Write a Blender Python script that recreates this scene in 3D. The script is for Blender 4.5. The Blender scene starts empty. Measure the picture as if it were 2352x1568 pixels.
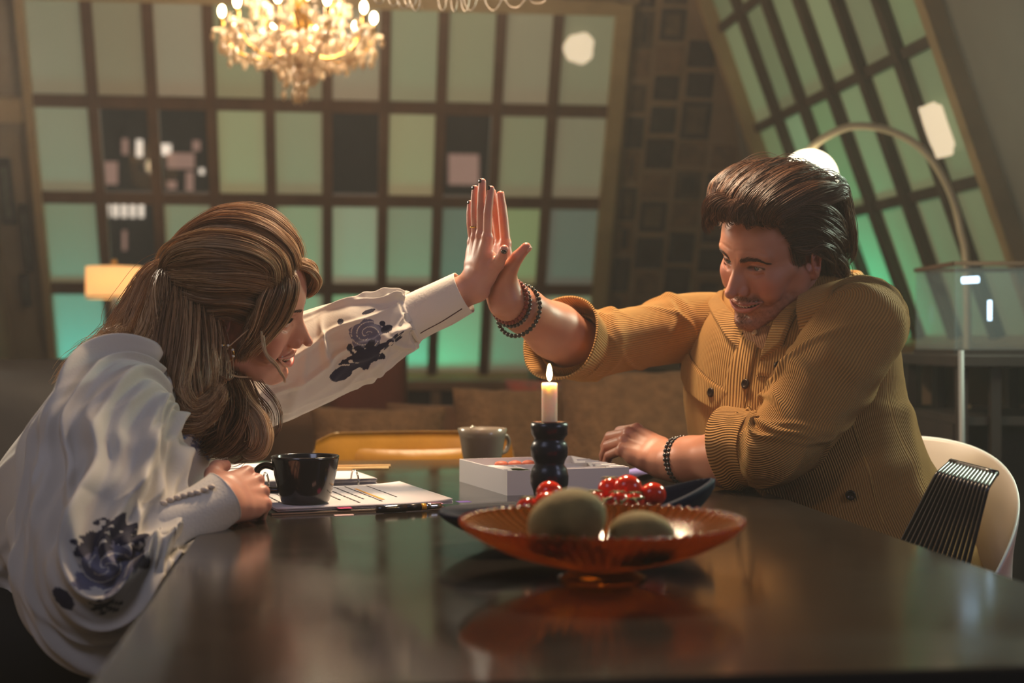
import bpy, math, random
import numpy as np
from mathutils import Vector, Matrix
SC = bpy.context.scene
COL = SC.collection
rng = np.random.default_rng(7)
PI = math.pi
# ------------------------------------------------------------------ camera
CAMZ = 1.01; FPX = 3267.0           # 50 mm lens on a 36 mm sensor, frame 2352 x 1568
cd = bpy.data.cameras.new('camera'); cam = bpy.data.objects.new('camera', cd); COL.objects.link(cam)
cam.location = (0, 0, CAMZ); cam.rotation_euler = (PI/2, 0, 0)
cd.sensor_width = 36; cd.lens = 50.0; cd.clip_start = .02; cd.clip_end = 60
cd.dof.use_dof = True; cd.dof.focus_distance = 2.24; cd.dof.aperture_fstop = 3.1
SC.camera = cam
# ------------------------------------------------------------------ view, world
SC.view_settings.view_transform = 'Standard'; SC.view_settings.look = 'None'
SC.view_settings.exposure = 0.0; SC.view_settings.gamma = 1.0; SC.view_settings.use_curve_mapping = False
W = bpy.data.worlds.new('night'); SC.world = W; W.use_nodes = True
W.node_tree.nodes['Background'].inputs[0].default_value = (.62, .60, .72, 1)
W.node_tree.nodes['Background'].inputs[1].default_value = .06
CY = getattr(SC, 'cycles', None)
if CY:
    CY.max_bounces = 6; CY.diffuse_bounces = 3; CY.glossy_bounces = 3; CY.transmission_bounces = 6; CY.adaptive_threshold = .02
    CY.transparent_max_bounces = 8; CY.sample_clamp_indirect = 3.0; CY.caustics_reflective = False; CY.caustics_refractive = False
# room frame: the table and the walls stand 7 degrees off the camera's axis
YAW = math.radians(7.07); CU, SU = math.cos(YAW), math.sin(YAW)
def R(u, v, z=0.0): return Vector((u*CU - v*SU, u*SU + v*CU, z))      # room coordinates -> world
def P(px, py, d): return np.array([(px-1176)*d/FPX, d, CAMZ-(py-784)*d/FPX])   # photograph position at distance d
TZ = 0.76                                                              # table top height
def T(px, py, h=0.0):                                                  # point on the table (or h above it)
    d = (CAMZ-TZ-h)*FPX/(py-784); return P(px, py, d)
# ------------------------------------------------------------------ lamps
def light(name, kind, loc, energy, color, size=.1, target=None, spread=None, sy=None):
    l = bpy.data.lights.new(name, kind); l.energy = energy; l.color = color
    if kind == 'AREA':
        l.size = size
        if sy: l.shape = 'RECTANGLE'; l.size_y = sy
        if spread: l.spread = math.radians(spread)
    elif kind == 'SPOT':
        l.shadow_soft_size = size; l.spot_size = math.radians(spread or 60); l.spot_blend = .6
    else: l.shadow_soft_size = size
    o = bpy.data.objects.new(name, l); COL.objects.link(o); o.location = loc
    if target is not None:
        o.rotation_euler = (Vector(target)-Vector(loc)).to_track_quat('-Z', 'Y').to_euler()
    return o
WARM = (1.0, .72, .42); WARM2 = (1.0, .80, .58)
light('pendant_light', 'AREA', (.02, 2.75, 2.05), 33, (1, .72, .47), .22, (-.05, 2.35, .9))
light('fill_light_left', 'AREA', (-.9, .9, 2.15), 4.0, (.70, .72, 1.0), .6, (.3, 2.4, 1.0))  # added cool fill from the camera side, no fixture there
light('fill_light_right', 'AREA', (1.7, 1.1, 1.7), 5.0, (.66, .70, 1.0), .5, (-.3, 2.2, 1.0))  # unseen cool fill from the near right, added to brighten that side
light('rim_light_left', 'AREA', (-1.45, 3.4, 1.7), 26, (1, .86, .66), .35, (-.5, 2.1, 1.0))  # added rim light along the woman's back
light('rim_light_right', 'AREA', (1.42, 3.1, 1.72), 20, (.80, 1.0, .76), .35, (.55, 2.4, 1.05))  # added greenish rim light for the man's shoulder and hair
# ------------------------------------------------------------------ mesh helpers
def lin(c):
    c = np.array(c, float)/255.0
    return np.where(c <= .04045, c/12.92, ((c+.055)/1.055)**2.4)
def arr(V): return np.asarray(V, float).reshape(-1, 3)
def join(gs):
    V = []; F = []; n = 0
    for v, f in gs:
        V.append(arr(v))
        for a in f: F.append(np.asarray(a, int)+n)
        n += len(V[-1])
    return np.vstack(V), F
def mk(name, g, mat, parent=None, smooth=True, attrs=None, cattrs=None, world=False, bevel=0, subsurf=0, solid=0):
    V, F = g; V = arr(V)
    if world and parent is not None:
        M = np.array(world_of(parent).inverted()); V = V@M[:3, :3].T+M[:3, 3]
    me = bpy.data.meshes.new(name)
    F = [np.asarray(a, int) for a in F if len(a)]
    if F:
        F = [a.reshape(1, -1) if a.ndim == 1 else a for a in F]
        loops = np.concatenate([a.ravel() for a in F]); tot = np.concatenate([np.full(len(a), a.shape[1]) for a in F])
        st = np.concatenate([[0], np.cumsum(tot)[:-1]])
        me.vertices.add(len(V)); me.vertices.foreach_set('co', V.astype(np.float32).ravel())
        me.loops.add(len(loops)); me.loops.foreach_set('vertex_index', loops.astype(np.int32))
        me.polygons.add(len(tot)); me.polygons.foreach_set('loop_start', st.astype(np.int32)); me.polygons.foreach_set('loop_total', tot.astype(np.int32))
        me.update(calc_edges=True); me.validate()
        me.polygons.foreach_set('use_smooth', np.full(len(me.polygons), smooth))
    for k, a in (attrs or {}).items():
        at = me.attributes.new(k, 'FLOAT', 'POINT'); at.data.foreach_set('value', np.asarray(a, np.float32).ravel())
    for k, a in (cattrs or {}).items():
        a = np.asarray(a, np.float32)
        if a.shape[1] == 3: a = np.hstack([a, np.ones((len(a), 1), np.float32)])
        at = me.attributes.new(k, 'FLOAT_COLOR', 'POINT'); at.data.foreach_set('color', a.ravel())
    me.materials.append(mat)
    o = bpy.data.objects.new(name, me); COL.objects.link(o)
    if parent is not None: o.parent = parent
    if bevel:
        b = o.modifiers.new('bevel', 'BEVEL'); b.width = bevel; b.segments = 2; b.limit_method = 'ANGLE'; b.angle_limit = .7
    if solid:
        b = o.modifiers.new('solid', 'SOLIDIFY'); b.thickness = solid; b.offset = 0
    if subsurf:
        b = o.modifiers.new('sub', 'SUBSURF'); b.levels = b.render_levels = subsurf
    return o
def world_of(o):
    M = o.matrix_basis.copy()
    while o.parent is not None:
        o = o.parent; M = o.matrix_basis @ M
    return M
def thing(name, label, cat, loc=(0, 0, 0), rotz=0, group=None, room=False):
    o = bpy.data.objects.new(name, None); COL.objects.link(o); o.empty_display_size = .05
    if room: loc = R(*loc); rotz += YAW
    o.location = loc; o.rotation_euler = (0, 0, rotz); return tag(o, label, cat, group)
def tag(o, label, cat, group=None, kind=None):
    o['label'] = label; o['category'] = cat
    if group: o['group'] = group
    if kind: o['kind'] = kind
    return o
def struct(name, g, mat, parent=None, **k):
    o = mk(name, g, mat, parent, **k)
    if parent is None: o['kind'] = 'structure'
    return o
def toroom(g):
    V = arr(g[0]).copy(); x = V[:, 0]*CU-V[:, 1]*SU; y = V[:, 0]*SU+V[:, 1]*CU; V[:, 0] = x; V[:, 1] = y
    return V, g[1]
def move(g, t=(0, 0, 0), rz=0, rx=0, ry=0, s=1):
    M = Matrix.Rotation(rz, 3, 'Z') @ Matrix.Rotation(ry, 3, 'Y') @ Matrix.Rotation(rx, 3, 'X')
    return arr(g[0])*s@np.array(M).T+np.array(t), g[1]
def box(lo, hi):
    x0, y0, z0 = lo; x1, y1, z1 = hi
    V = [(x0, y0, z0), (x1, y0, z0), (x1, y1, z0), (x0, y1, z0), (x0, y0, z1), (x1, y0, z1), (x1, y1, z1), (x0, y1, z1)]
    return arr(V), [np.array([(0, 3, 2, 1), (4, 5, 6, 7), (0, 1, 5, 4), (1, 2, 6, 5), (2, 3, 7, 6), (3, 0, 4, 7)])]
def hexa(b, t):                                             # b, t: four corners each
    return arr(list(b)+list(t)), [np.array([(0, 3, 2, 1), (4, 5, 6, 7), (0, 1, 5, 4), (1, 2, 6, 5), (2, 3, 7, 6), (3, 0, 4, 7)])]
def gridf(nr, nc, closed=True):                             # quads of nr rings, nc columns
    i = np.arange(nr-1)[:, None]; j = np.arange(nc if closed else nc-1)[None, :]; jn = (j+1) % nc
    return np.stack([i*nc+j, i*nc+jn, (i+1)*nc+jn, (i+1)*nc+j], -1).reshape(-1, 4)
def lathe(prof, n=32, caps=True):
    prof = np.array(prof, float); a = np.arange(n)*2*PI/n
    V = np.stack([prof[:, 0:1]*np.cos(a), prof[:, 0:1]*np.sin(a), np.repeat(prof[:, 1:2], n, 1)], -1).reshape(-1, 3)
    F = [gridf(len(prof), n)]
    if caps:
        if prof[0, 0] > 1e-6: F.append(np.arange(n)[::-1].reshape(1, -1))
        if prof[-1, 0] > 1e-6: F.append((np.arange(n)+(len(prof)-1)*n).reshape(1, -1))
    return V, F
def spline(pts, n):                                         # Catmull-Rom resampling of rows (any number of columns)
    p = np.array(pts, float)
    if len(p) == 2:
        t = np.linspace(0, 1, n)[:, None]; return p[0]*(1-t)+p[1]*t
    q = np.vstack([2*p[0]-p[1], p, 2*p[-1]-p[-2]])
    s = np.linspace(0, len(p)-1-1e-9, n); i = s.astype(int); t = (s-i)[:, None]
    a, b, c, d = q[i], q[i+1], q[i+2], q[i+3]
    return .5*(2*b+(c-a)*t+(2*a-5*b+4*c-d)*t*t+(3*b-a-3*c+d)*t**3)
def frames(C, up=(0, 0, 1)):
    t = np.gradient(C, axis=0); t /= np.linalg.norm(t, axis=1, keepdims=True)+1e-12
    N = np.zeros_like(t); n = np.cross(np.cross(t[0], up), t[0])
    if np.linalg.norm(n) < 1e-6: n = np.cross(t[0], (1, 0, 0.1))
    for i in range(len(t)):
        n = n-np.dot(n, t[i])*t[i]; n /= np.linalg.norm(n)+1e-12; N[i] = n
    return t, N, np.cross(t, N)
def tube(pts, r, n=10, samples=None, up=(0, 0, 1), caps=True, closed=False):
    C = arr(pts) if samples is None else spline(pts, samples)
    r = np.asarray(r, float)
    if r.ndim == 0: r = np.full(len(C), float(r))
    elif len(r) != len(C): r = np.interp(np.linspace(0, 1, len(C)), np.linspace(0, 1, len(r)), r)
    t, N, B = frames(C, up); a = np.arange(n)*2*PI/n
    V = (C[:, None]+r[:, None, None]*(np.cos(a)[None, :, None]*N[:, None]+np.sin(a)[None, :, None]*B[:, None])).reshape(-1, 3)
    F = [gridf(len(C), n)]
    if caps: F += [np.arange(n)[::-1].reshape(1, -1), (np.arange(n)+(len(C)-1)*n).reshape(1, -1)]
    return V, F
def ball(c, r, n=16, m=10, sc=(1, 1, 1)):
    t = np.linspace(-PI/2, PI/2, m); pr = np.stack([np.cos(t), np.sin(t)], 1); pr[0, 0] = pr[-1, 0] = 1e-4
    V, F = lathe(pr, n, False); return V*r*np.array(sc)+np.array(c), F
def torus(c, R0, r, n=24, m=8, ax='z'):
    a = np.arange(n)*2*PI/n; b = np.arange(m)*2*PI/m
    V = np.stack([(R0+r*np.cos(b)[None])*np.cos(a)[:, None], (R0+r*np.cos(b)[None])*np.sin(a)[:, None], r*np.sin(b)[None]+0*a[:, None]], -1).reshape(-1, 3)
    i = np.arange(n)[:, None]; j = np.arange(m)[None]; F = np.stack([i*m+j, ((i+1) % n)*m+j, ((i+1) % n)*m+(j+1) % m, i*m+(j+1) % m], -1).reshape(-1, 4)
    if ax == 'x': V = V[:, [2, 0, 1]]
    if ax == 'y': V = V[:, [1, 2, 0]]
    return V+np.array(c), [F]
def cushion(w, h, t, nx=24, ny=18, p=2.6, seed=0):            # plump cushion lying in xy
    r_ = np.random.default_rng(seed); x = np.linspace(-1, 1, nx); y = np.linspace(-1, 1, ny); X, Y = np.meshgrid(x, y, indexing='ij')
    prof = np.clip((1-np.abs(X)**p)*(1-np.abs(Y)**p), 0, 1)**.5
    wob = .06*np.sin(3*X+r_.uniform(0, 6))*np.cos(4*Y+r_.uniform(0, 6))
    k = 1-.08*(np.abs(X*Y))**.5*0
    top = np.stack([X*w/2*(1-.07*(1-Y**2)), Y*h/2*(1-.07*(1-X**2)), prof*t/2*(1+wob)], -1).reshape(-1, 3)
    bot = top*np.array([1, 1, -1.0]); i = np.arange(nx-1)[:, None]; j = np.arange(ny-1)[None]
    q = np.stack([i*ny+j, (i+1)*ny+j, (i+1)*ny+j+1, i*ny+j+1], -1).reshape(-1, 4)
    return np.vstack([top, bot]), [q, q[:, ::-1]+nx*ny]
def vnoise(P_, s, seed=0):                                   # cheap smooth noise from sines
    r_ = np.random.default_rng(seed); P_ = arr(P_)*s; o = np.zeros(len(P_))
    for k in range(6):
        d = r_.normal(size=3); d /= np.linalg.norm(d); f = r_.uniform(.7, 1.9)
        o += np.sin(P_@d*f*2+r_.uniform(0, 6.28)+1.3*np.sin(P_@r_.normal(size=3)*.8+r_.uniform(0, 6.28)))
    return o/6
# ------------------------------------------------------------------ materials
MATS = {}
def mat(name, col, rough=.5, metal=0, attr=None, noise=None, bump=None, sheen=0, trans=0, sss=0, emit=None, coat=0, spec=.5, alpha=1, ior=1.45, wale=None, aniso=0, translucent=0, roughnoise=None, mix2=None, cord=False, tint=None):
    if name in MATS: return MATS[name]
    m = bpy.data.materials.new(name); m.use_nodes = True; MATS[name] = m; nt = m.node_tree; N = nt.nodes; L = nt.links
    b = N['Principled BSDF']; c = tuple(lin(col))+(1,)
    b.inputs['Base Color'].default_value = c; b.inputs['Roughness'].default_value = rough; b.inputs['Metallic'].default_value = metal
    b.inputs['Specular IOR Level'].default_value = spec; b.inputs['IOR'].default_value = ior; b.inputs['Alpha'].default_value = alpha
    b.inputs['Sheen Weight'].default_value = sheen; b.inputs['Transmission Weight'].default_value = trans; b.inputs['Coat Weight'].default_value = coat
    if sheen: b.inputs['Sheen Roughness'].default_value = .5; b.inputs['Sheen Tint'].default_value = tuple(min(1, x*2+.15) for x in c[:3])+(1,)
    if aniso: b.inputs['Anisotropic'].default_value = aniso
    if sss:
        b.inputs['Subsurface Weight'].default_value = sss; b.inputs['Subsurface Radius'].default_value = (1, .3, .14); b.inputs['Subsurface Scale'].default_value = .006
    csock = None
    tc = N.new('ShaderNodeTexCoord')
    if attr:
        a = N.new('ShaderNodeAttribute'); a.attribute_name = attr; csock = a.outputs['Color']
    if noise:
        sc_, amt = noise[:2]; n = N.new('ShaderNodeTexNoise'); n.inputs['Scale'].default_value = sc_; n.inputs['Detail'].default_value = 5
        L.new(tc.outputs['Object'], n.inputs['Vector'])
        mx = N.new('ShaderNodeMix'); mx.data_type = 'RGBA'; mx.blend_type = 'MIX'
        rp = N.new('ShaderNodeMapRange'); rp.inputs[1].default_value = .3; rp.inputs[2].default_value = .7; L.new(n.outputs['Fac'], rp.inputs[0]); L.new(rp.outputs[0], mx.inputs['Factor'])
        c2 = tuple(lin(mix2))+(1,) if mix2 else tuple(x*(1-amt) for x in c[:3])+(1,)
        if csock:
            mu = N.new('ShaderNodeMix'); mu.data_type = 'RGBA'; mu.blend_type = 'MULTIPLY'; mu.inputs['Factor'].default_value = 1
            L.new(csock, mu.inputs['A']); mu.inputs['B'].default_value = (1-amt,)*3+(1,); L.new(csock, mx.inputs['A']); L.new(mu.outputs['Result'], mx.inputs['B'])
        else:
            mx.inputs['A'].default_value = c; mx.inputs['B'].default_value = c2
        csock = mx.outputs['Result']
    if csock: L.new(csock, b.inputs['Base Color'])
    bn = None
    if bump:
        n = N.new('ShaderNodeTexNoise'); n.inputs['Scale'].default_value = bump[0]; n.inputs['Detail'].default_value = 4; L.new(tc.outputs['Object'], n.inputs['Vector'])
        bn = N.new('ShaderNodeBump'); bn.inputs['Strength'].default_value = bump[1]; bn.inputs['Distance'].default_value = bump[2] if len(bump) > 2 else .002
        L.new(n.outputs['Fac'], bn.inputs['Height']); L.new(bn.outputs[0], b.inputs['Normal'])
    if wale:                                                # corduroy ribs across the attribute 'cu' (metres)
        a = N.new('ShaderNodeAttribute'); a.attribute_name = 'cu'
        mm = N.new('ShaderNodeMath'); mm.operation = 'MULTIPLY'; mm.inputs[1].default_value = 2*PI/wale[0]; L.new(a.outputs['Fac'], mm.inputs[0])
        sn = N.new('ShaderNodeMath'); sn.operation = 'SINE'; L.new(mm.outputs[0], sn.inputs[0])
        b2 = N.new('ShaderNodeBump'); b2.inputs['Strength'].default_value = 1; b2.inputs['Distance'].default_value = wale[1]
        L.new(sn.outputs[0], b2.inputs['Height'])
        if bn: L.new(bn.outputs[0], b2.inputs['Normal'])
        L.new(b2.outputs[0], b.inputs['Normal'])
        if csock or True:                                   # groove shade between two ribs, multiplied into the colour
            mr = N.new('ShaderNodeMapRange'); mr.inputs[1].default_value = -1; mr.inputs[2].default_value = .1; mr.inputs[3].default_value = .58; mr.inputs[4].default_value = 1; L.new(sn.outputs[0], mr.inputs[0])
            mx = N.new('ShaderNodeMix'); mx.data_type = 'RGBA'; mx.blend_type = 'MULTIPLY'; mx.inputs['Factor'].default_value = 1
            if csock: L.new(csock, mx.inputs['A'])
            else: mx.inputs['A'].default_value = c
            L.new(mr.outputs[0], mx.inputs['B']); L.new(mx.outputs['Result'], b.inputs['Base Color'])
    if roughnoise:
        n = N.new('ShaderNodeTexNoise'); n.inputs['Scale'].default_value = roughnoise[0]; n.inputs['Detail'].default_value = 6; L.new(tc.outputs['Object'], n.inputs['Vector'])
        mr = N.new('ShaderNodeMapRange'); mr.inputs[1].default_value = .3; mr.inputs[2].default_value = .7; mr.inputs[3].default_value = roughnoise[1]; mr.inputs[4].default_value = roughnoise[2]
        L.new(n.outputs['Fac'], mr.inputs[0]); L.new(mr.outputs[0], b.inputs['Roughness'])
    if emit:
        b.inputs['Emission Color'].default_value = tuple(lin(emit[0]))+(1,); b.inputs['Emission Strength'].default_value = emit[1]
    if translucent:
        out = N['Material Output']; tr = N.new('ShaderNodeBsdfTranslucent'); ms = N.new('ShaderNodeMixShader'); ms.inputs[0].default_value = translucent
        if csock: L.new(csock, tr.inputs['Color'])
        else: tr.inputs['Color'].default_value = tuple(lin(tint))+(1,) if tint else c
        L.new(b.outputs[0], ms.inputs[1]); L.new(tr.outputs[0], ms.inputs[2]); L.new(ms.outputs[0], out.inputs['Surface'])
    return m
# ------------------------------------------------------------------ the room
m_wall = mat('plaster', (150, 130, 102), .9, noise=(3, .3), bump=(30, .3))
m_wallr = mat('grey_plaster', (136, 130, 118), .9, noise=(2, .25), bump=(30, .3))
m_dark = mat('dark_panelling', (48, 38, 34), .7, noise=(6, .4))
m_ceil = mat('ceiling_boards', (120, 96, 70), .8, noise=(4, .3))
m_floor = mat('floor_boards', (52, 40, 32), .45, noise=(5, .5), roughnoise=(8, .3, .6))
m_mull = mat('window_bars', (100, 70, 48), .65, noise=(9, .3))
m_mull2 = mat('window_bars_dark', (90, 70, 52), .65, noise=(9, .3))
m_frame = mat('painted_frame', (176, 150, 108), .6, noise=(5, .25))
def BW(u, t, off=0.0): return (u, 7.058-.804*t-.895*off, .86+1.615*t-.446*off)      # sloping back wall (off: into the room)
def RW(v, zp, off=0.0): return (2.233-.37*zp-.938*off, v, 1.01+zp-.347*off)         # sloping right wall
def slab(f, a0, a1, b0, b1, o0, o1):
    return toroom(hexa([f(a0, b0, o0), f(a1, b0, o0), f(a1, b1, o0), f(a0, b1, o0)], [f(a0, b0, o1), f(a1, b0, o1), f(a1, b1, o1), f(a0, b1, o1)]))
UL, UR = -1.315, 1.24
struct('wall_back', join([slab(BW, -1.60, UL, -.02, 1.36, -.08, 0), slab(BW, UR, 2.5, -.02, 1.36, -.08, 0), slab(BW, UL, UR, 1.02, 1.36, -.08, 0),
      toroom(box((-1.6, 7.06, 0), (2.6, 7.14, .86)))]), m_wall, smooth=False)
struct('wall_left', toroom(box((-1.62, -.6, 0), (-1.52, 7.1, 3.05))), m_wall, smooth=False)
VL, VR = 6.18, 4.22
struct('wall_right', join([slab(RW, 3.2, VR, -.02, 2.04, -.08, 0), slab(RW, VL, 7.2, -.02, 2.04, -.08, 0), slab(RW, -.6, 3.2, -.02, 2.04, -.08, 0),
      slab(RW, VR, VL, 1.85, 2.04, -.08, 0)]), m_wallr, smooth=False)
struct('wall_right_knee', toroom(box((2.22, -.6, 0), (2.30, 7.1, 1.0))), m_dark, smooth=False)
struct('floor', toroom(box((-1.7, -.6, -.05), (2.6, 7.2, 0))), m_floor, smooth=False)
struct('ceiling', toroom(box((-1.7, 1.9, 3.05), (2.6, 7.2, 3.1))), m_ceil, smooth=False)
# window at the back: ten by four frosted panes
def win_mat(name, glow):
    m = mat(name, (140, 148, 132), .32, attr='pane', bump=(120, .25, .001), translucent=.62); return m
m_pane = win_mat('frosted_glass', 1)
m_clear = mat('clear_glass', (60, 66, 70), .06, alpha=.42, spec=.6, noise=(3, .3))
def make_window(name, f, A, B, barv, barh, dark, tint, mats, rad):
    fr = struct(name, join(rad), mats[0], smooth=False)
    vb = [slab(f, a-barv/2, a+barv/2, B[0], B[-1], -.02, .035) for a in A[1:-1]]
    struct('bars', join(vb), mats[1], fr, smooth=False)
    hb = [slab(f, A[0], A[-1], b-barh/2, b+barh/2, -.02, .02) for b in B[1:-1]]
    struct('rails', join(hb), mats[1], fr, smooth=False)
    Vp = []; Fp = []; cl = []; Vc = []; Fc = []
    for i in range(len(A)-1):
        for j in range(len(B)-1):
            q = toroom((arr([f(A[i], B[j]), f(A[i+1], B[j]), f(A[i+1], B[j+1]), f(A[i], B[j+1])]), []))[0]
            if (i, j) in dark:
                n = len(Vc)*4; Vc.append(q); Fc.append((n, n+1, n+2, n+3))
            else:
                n = len(Vp)*4; Vp.append(q); Fp.append((n, n+1, n+2, n+3))
                base = lin(tint(i, j)); cl += [base]*4
    struct('frosted_panes', (np.vstack(Vp), [np.array(Fp)]), m_pane, fr, smooth=False, cattrs={'pane': np.array(cl)})
    if Vc: struct('clear_panes', (np.vstack(Vc), [np.array(Fc)]), m_clear, fr, smooth=False)
    return fr
tr_ = np.random.default_rng(3)
def tint1(i, j):
    b = np.array((156, 154, 134))+tr_.uniform(-9, 9)
    if (i, j) in ((5, 2), (7, 1), (9, 1)): b = b*.8+np.array((-6, 0, 14))
    if (i, j) in ((6, 2), (3, 2), (8, 1)): b = b+np.array((4, 5, -8))
    return np.clip(b+tr_.uniform(-5, 5, 3), 0, 255)
A1 = np.linspace(UL, UR, 11); B1 = np.linspace(0, 1.0, 5)
fw = .07
rad1 = [slab(BW, UL-fw*.5, UL, -.03, 1.03, -.05, .05), slab(BW, UR, UR+fw, -.03, 1.03, -.05, .05), slab(BW, UL, UR, 1.0, 1.035, -.05, .05), slab(BW, UL, UR, -.035, 0, -.05, .09)]
make_window('window_1', BW, A1, B1, .046, .030, {(1, 2), (2, 2), (5, 2), (7, 2), (1, 1), (3, 1)}, tint1, (m_frame, m_mull), rad1)
A2 = np.linspace(VL, VR, 7); B2 = [.02, .516, .957, 1.40, 1.84]
rad2 = [slab(RW, VL, VL+.055, -.03, 1.9, -.05, .06), slab(RW, VR-.055, VR, -.03, 1.9, -.05, .06), slab(RW, VR, VL, 1.84, 1.88, -.05, .05), slab(RW, VR, VL, -.04, .02, -.05, .09)]
make_window('window_2', RW, A2, B2, .052, .036, set(), lambda i, j: np.clip(np.array((152, 162, 132))+tr_.uniform(-12, 12)+tr_.uniform(-4, 4, 3), 0, 255), (m_frame, m_mull2), rad2)
# outside lamps that light the frosted glass
light('yard_light', 'AREA', R(-.1, 9.4, 3.4), 88, (1, .84, .64), 3.0, R(-.1, 6.6, 1.7), sy=1.5)
light('yard_teal_left', 'AREA', R(-1.25, 7.60, .85), 14, (.02, .72, .80), .4, R(-1.15, 6.9, 1.15))
light('yard_teal_mid', 'AREA', R(.38, 7.5, .80), 9, (.02, .95, .60), .25, R(.30, 6.95, 1.0))
light('yard_teal_wide', 'AREA', R(.0, 7.95, .6), 12, (.05, .70, .50), 2.4, R(.0, 6.85, 1.3), sy=.4)
light('alley_light', 'AREA', R(4.2, 5.2, 3.3), 46, (1, .90, .64), 2.0, R(2.0, 5.3, 1.7), sy=1.5)
light('alley_teal', 'AREA', R(2.65, 5.5, 1.15), 8, (.03, .95, .60), .25, R(2.1, 5.55, 1.30))
# houses across the yard with lit windows
m_house = mat('far_brick', (40, 44, 52), .9, noise=(4, .4)); m_lit = mat('lit_window', (255, 240, 220), .5, emit=((255, 236, 214), 1.5)); m_litp = mat('lit_window_dim', (200, 160, 140), .5, emit=((220, 170, 150), .5))
hs = thing('apartment_building', 'dark apartment building with small lit windows beyond the back window', 'building', (-1.2, 12.2, 0), room=True)
mk('wall', box((-2.6, 0, 0), (2.6, .6, 4.2)), m_house, hs, smooth=False)
def BX(px, py, w, h, mt):                                   # a lit window of that building
    d = 12.1; p = P(px, py, d); q = np.array(world_of(hs).inverted() @ Vector(p)); w *= d/FPX; h *= d/FPX
    mk('window', box((q[0]-w/2, -.03, q[2]-h/2), (q[0]+w/2, .0, q[2]+h/2)), mt, hs, smooth=False)
for k in range(5): BX(256+19*k, 484, 10, 40, m_lit)
BX(295, 556, 8, 44, m_litp); BX(296, 345, 12, 34, m_litp); BX(328, 348, 13, 38, m_lit); BX(262, 405, 34, 50, m_litp)
BX(385, 350, 26, 24, m_lit); BX(420, 375, 60, 34, m_litp); BX(455, 340, 16, 22, m_litp); BX(440, 425, 16, 50, m_litp); BX(400, 430, 20, 18, m_litp); BX(467, 398, 10, 12, m_lit)
BX(540, 486, 14, 40, m_litp); BX(1068, 385, 70, 70, m_litp)
# light reflections in the panes, drawn as thin glowing patches
m_patch = mat('painted_glare', (236, 226, 200), .8, emit=((255, 232, 196), .62))
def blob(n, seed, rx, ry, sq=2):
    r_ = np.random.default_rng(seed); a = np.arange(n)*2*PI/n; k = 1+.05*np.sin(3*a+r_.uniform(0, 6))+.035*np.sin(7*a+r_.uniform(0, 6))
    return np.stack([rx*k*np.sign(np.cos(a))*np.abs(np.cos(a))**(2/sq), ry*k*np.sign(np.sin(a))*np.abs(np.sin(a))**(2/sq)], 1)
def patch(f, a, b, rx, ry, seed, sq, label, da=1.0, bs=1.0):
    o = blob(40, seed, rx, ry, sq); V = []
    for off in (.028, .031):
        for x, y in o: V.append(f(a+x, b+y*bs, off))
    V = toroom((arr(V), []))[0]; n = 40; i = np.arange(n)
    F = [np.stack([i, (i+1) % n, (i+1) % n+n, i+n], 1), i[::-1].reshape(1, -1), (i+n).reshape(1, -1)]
    g = mk('glare_patch', (V, F), m_patch, smooth=False); tag(g, label, 'paper'); return g  # a painted light reflection, no real paper on the glass
patch(BW, 1.085, .915, .068, .062, 5, 2.3, 'round white painted light reflection on the top right pane of the back window', bs=1/1.6)
patch(RW, 4.43, .70, .085, .085, 9, 4.5, 'square white painted light reflection on a pane of the sloping right window')
for nm, e, p, q in (('patch_glow', 1.1, R(1.085, 6.75, 2.55), R(1.085, 6.3, 2.33)),):
    pass
# wall collage of prints between the windows
cr = np.random.default_rng(11)
tones = [((58, 46, 38), 'very dark brown'), ((72, 58, 46), 'dark brown'), ((94, 76, 58), 'mid brown'), ((132, 100, 70), 'tan'), ((54, 50, 46), 'charcoal')]
ordn = ['lowest', 'second from the bottom', 'third from the bottom', 'fourth from the bottom', 'fifth from the bottom', 'sixth from the bottom', 'seventh from the bottom', 'eighth from the bottom', 'ninth from the bottom', 'tenth from the bottom', 'eleventh from the bottom', 'twelfth from the bottom']
m_board = mat('collage_backing', (150, 122, 92), .9, noise=(5, .3))
struct('trim_1', slab(BW, UR+fw, 2.2, .03, 1.3, 0, .004), m_board, smooth=False)
for ci, (u0, u1) in enumerate([(1.335, 1.425), (1.44, 1.575), (1.59, 1.735), (1.75, 1.90), (1.915, 2.06)]):
    t = .05+.02*cr.random(); k = 0
    while t < 1.08 and k < 12:
        h = cr.uniform(.062, .10); zp = .86+1.615*(t+h)-1.01
        if 2.233-.37*zp < u1-.03: break
        tn, nm = tones[cr.integers(0, 5)]; dw = cr.uniform(0, .012); m = mat('print_'+nm.replace(' ', '_'), tn, .8, noise=(14, .5))
        o = mk('art_print', slab(BW, u0+dw, min(u1-dw, 2.225-.37*zp), t, t+h, .005, .009), m, smooth=False)
        tag(o, f'{nm} print, {["first","second","third","fourth","fifth"][ci]} collage column from the back window, {ordn[k]}', 'print', 'prints pasted on the wall between the windows')
        if h > .07:
            o2 = mk('picture', slab(BW, u0+dw+.025, min(u1-dw, 2.225-.37*zp)-.025, t+.014, t+h-.014, .009, .0095), mat('print_face_%d' % (k % 3), [(50, 40, 34), (110, 88, 64), (70, 60, 50)][k % 3], .8, noise=(18, .6)), o, smooth=False)
        t += h+cr.uniform(.006, .02); k += 1
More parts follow.
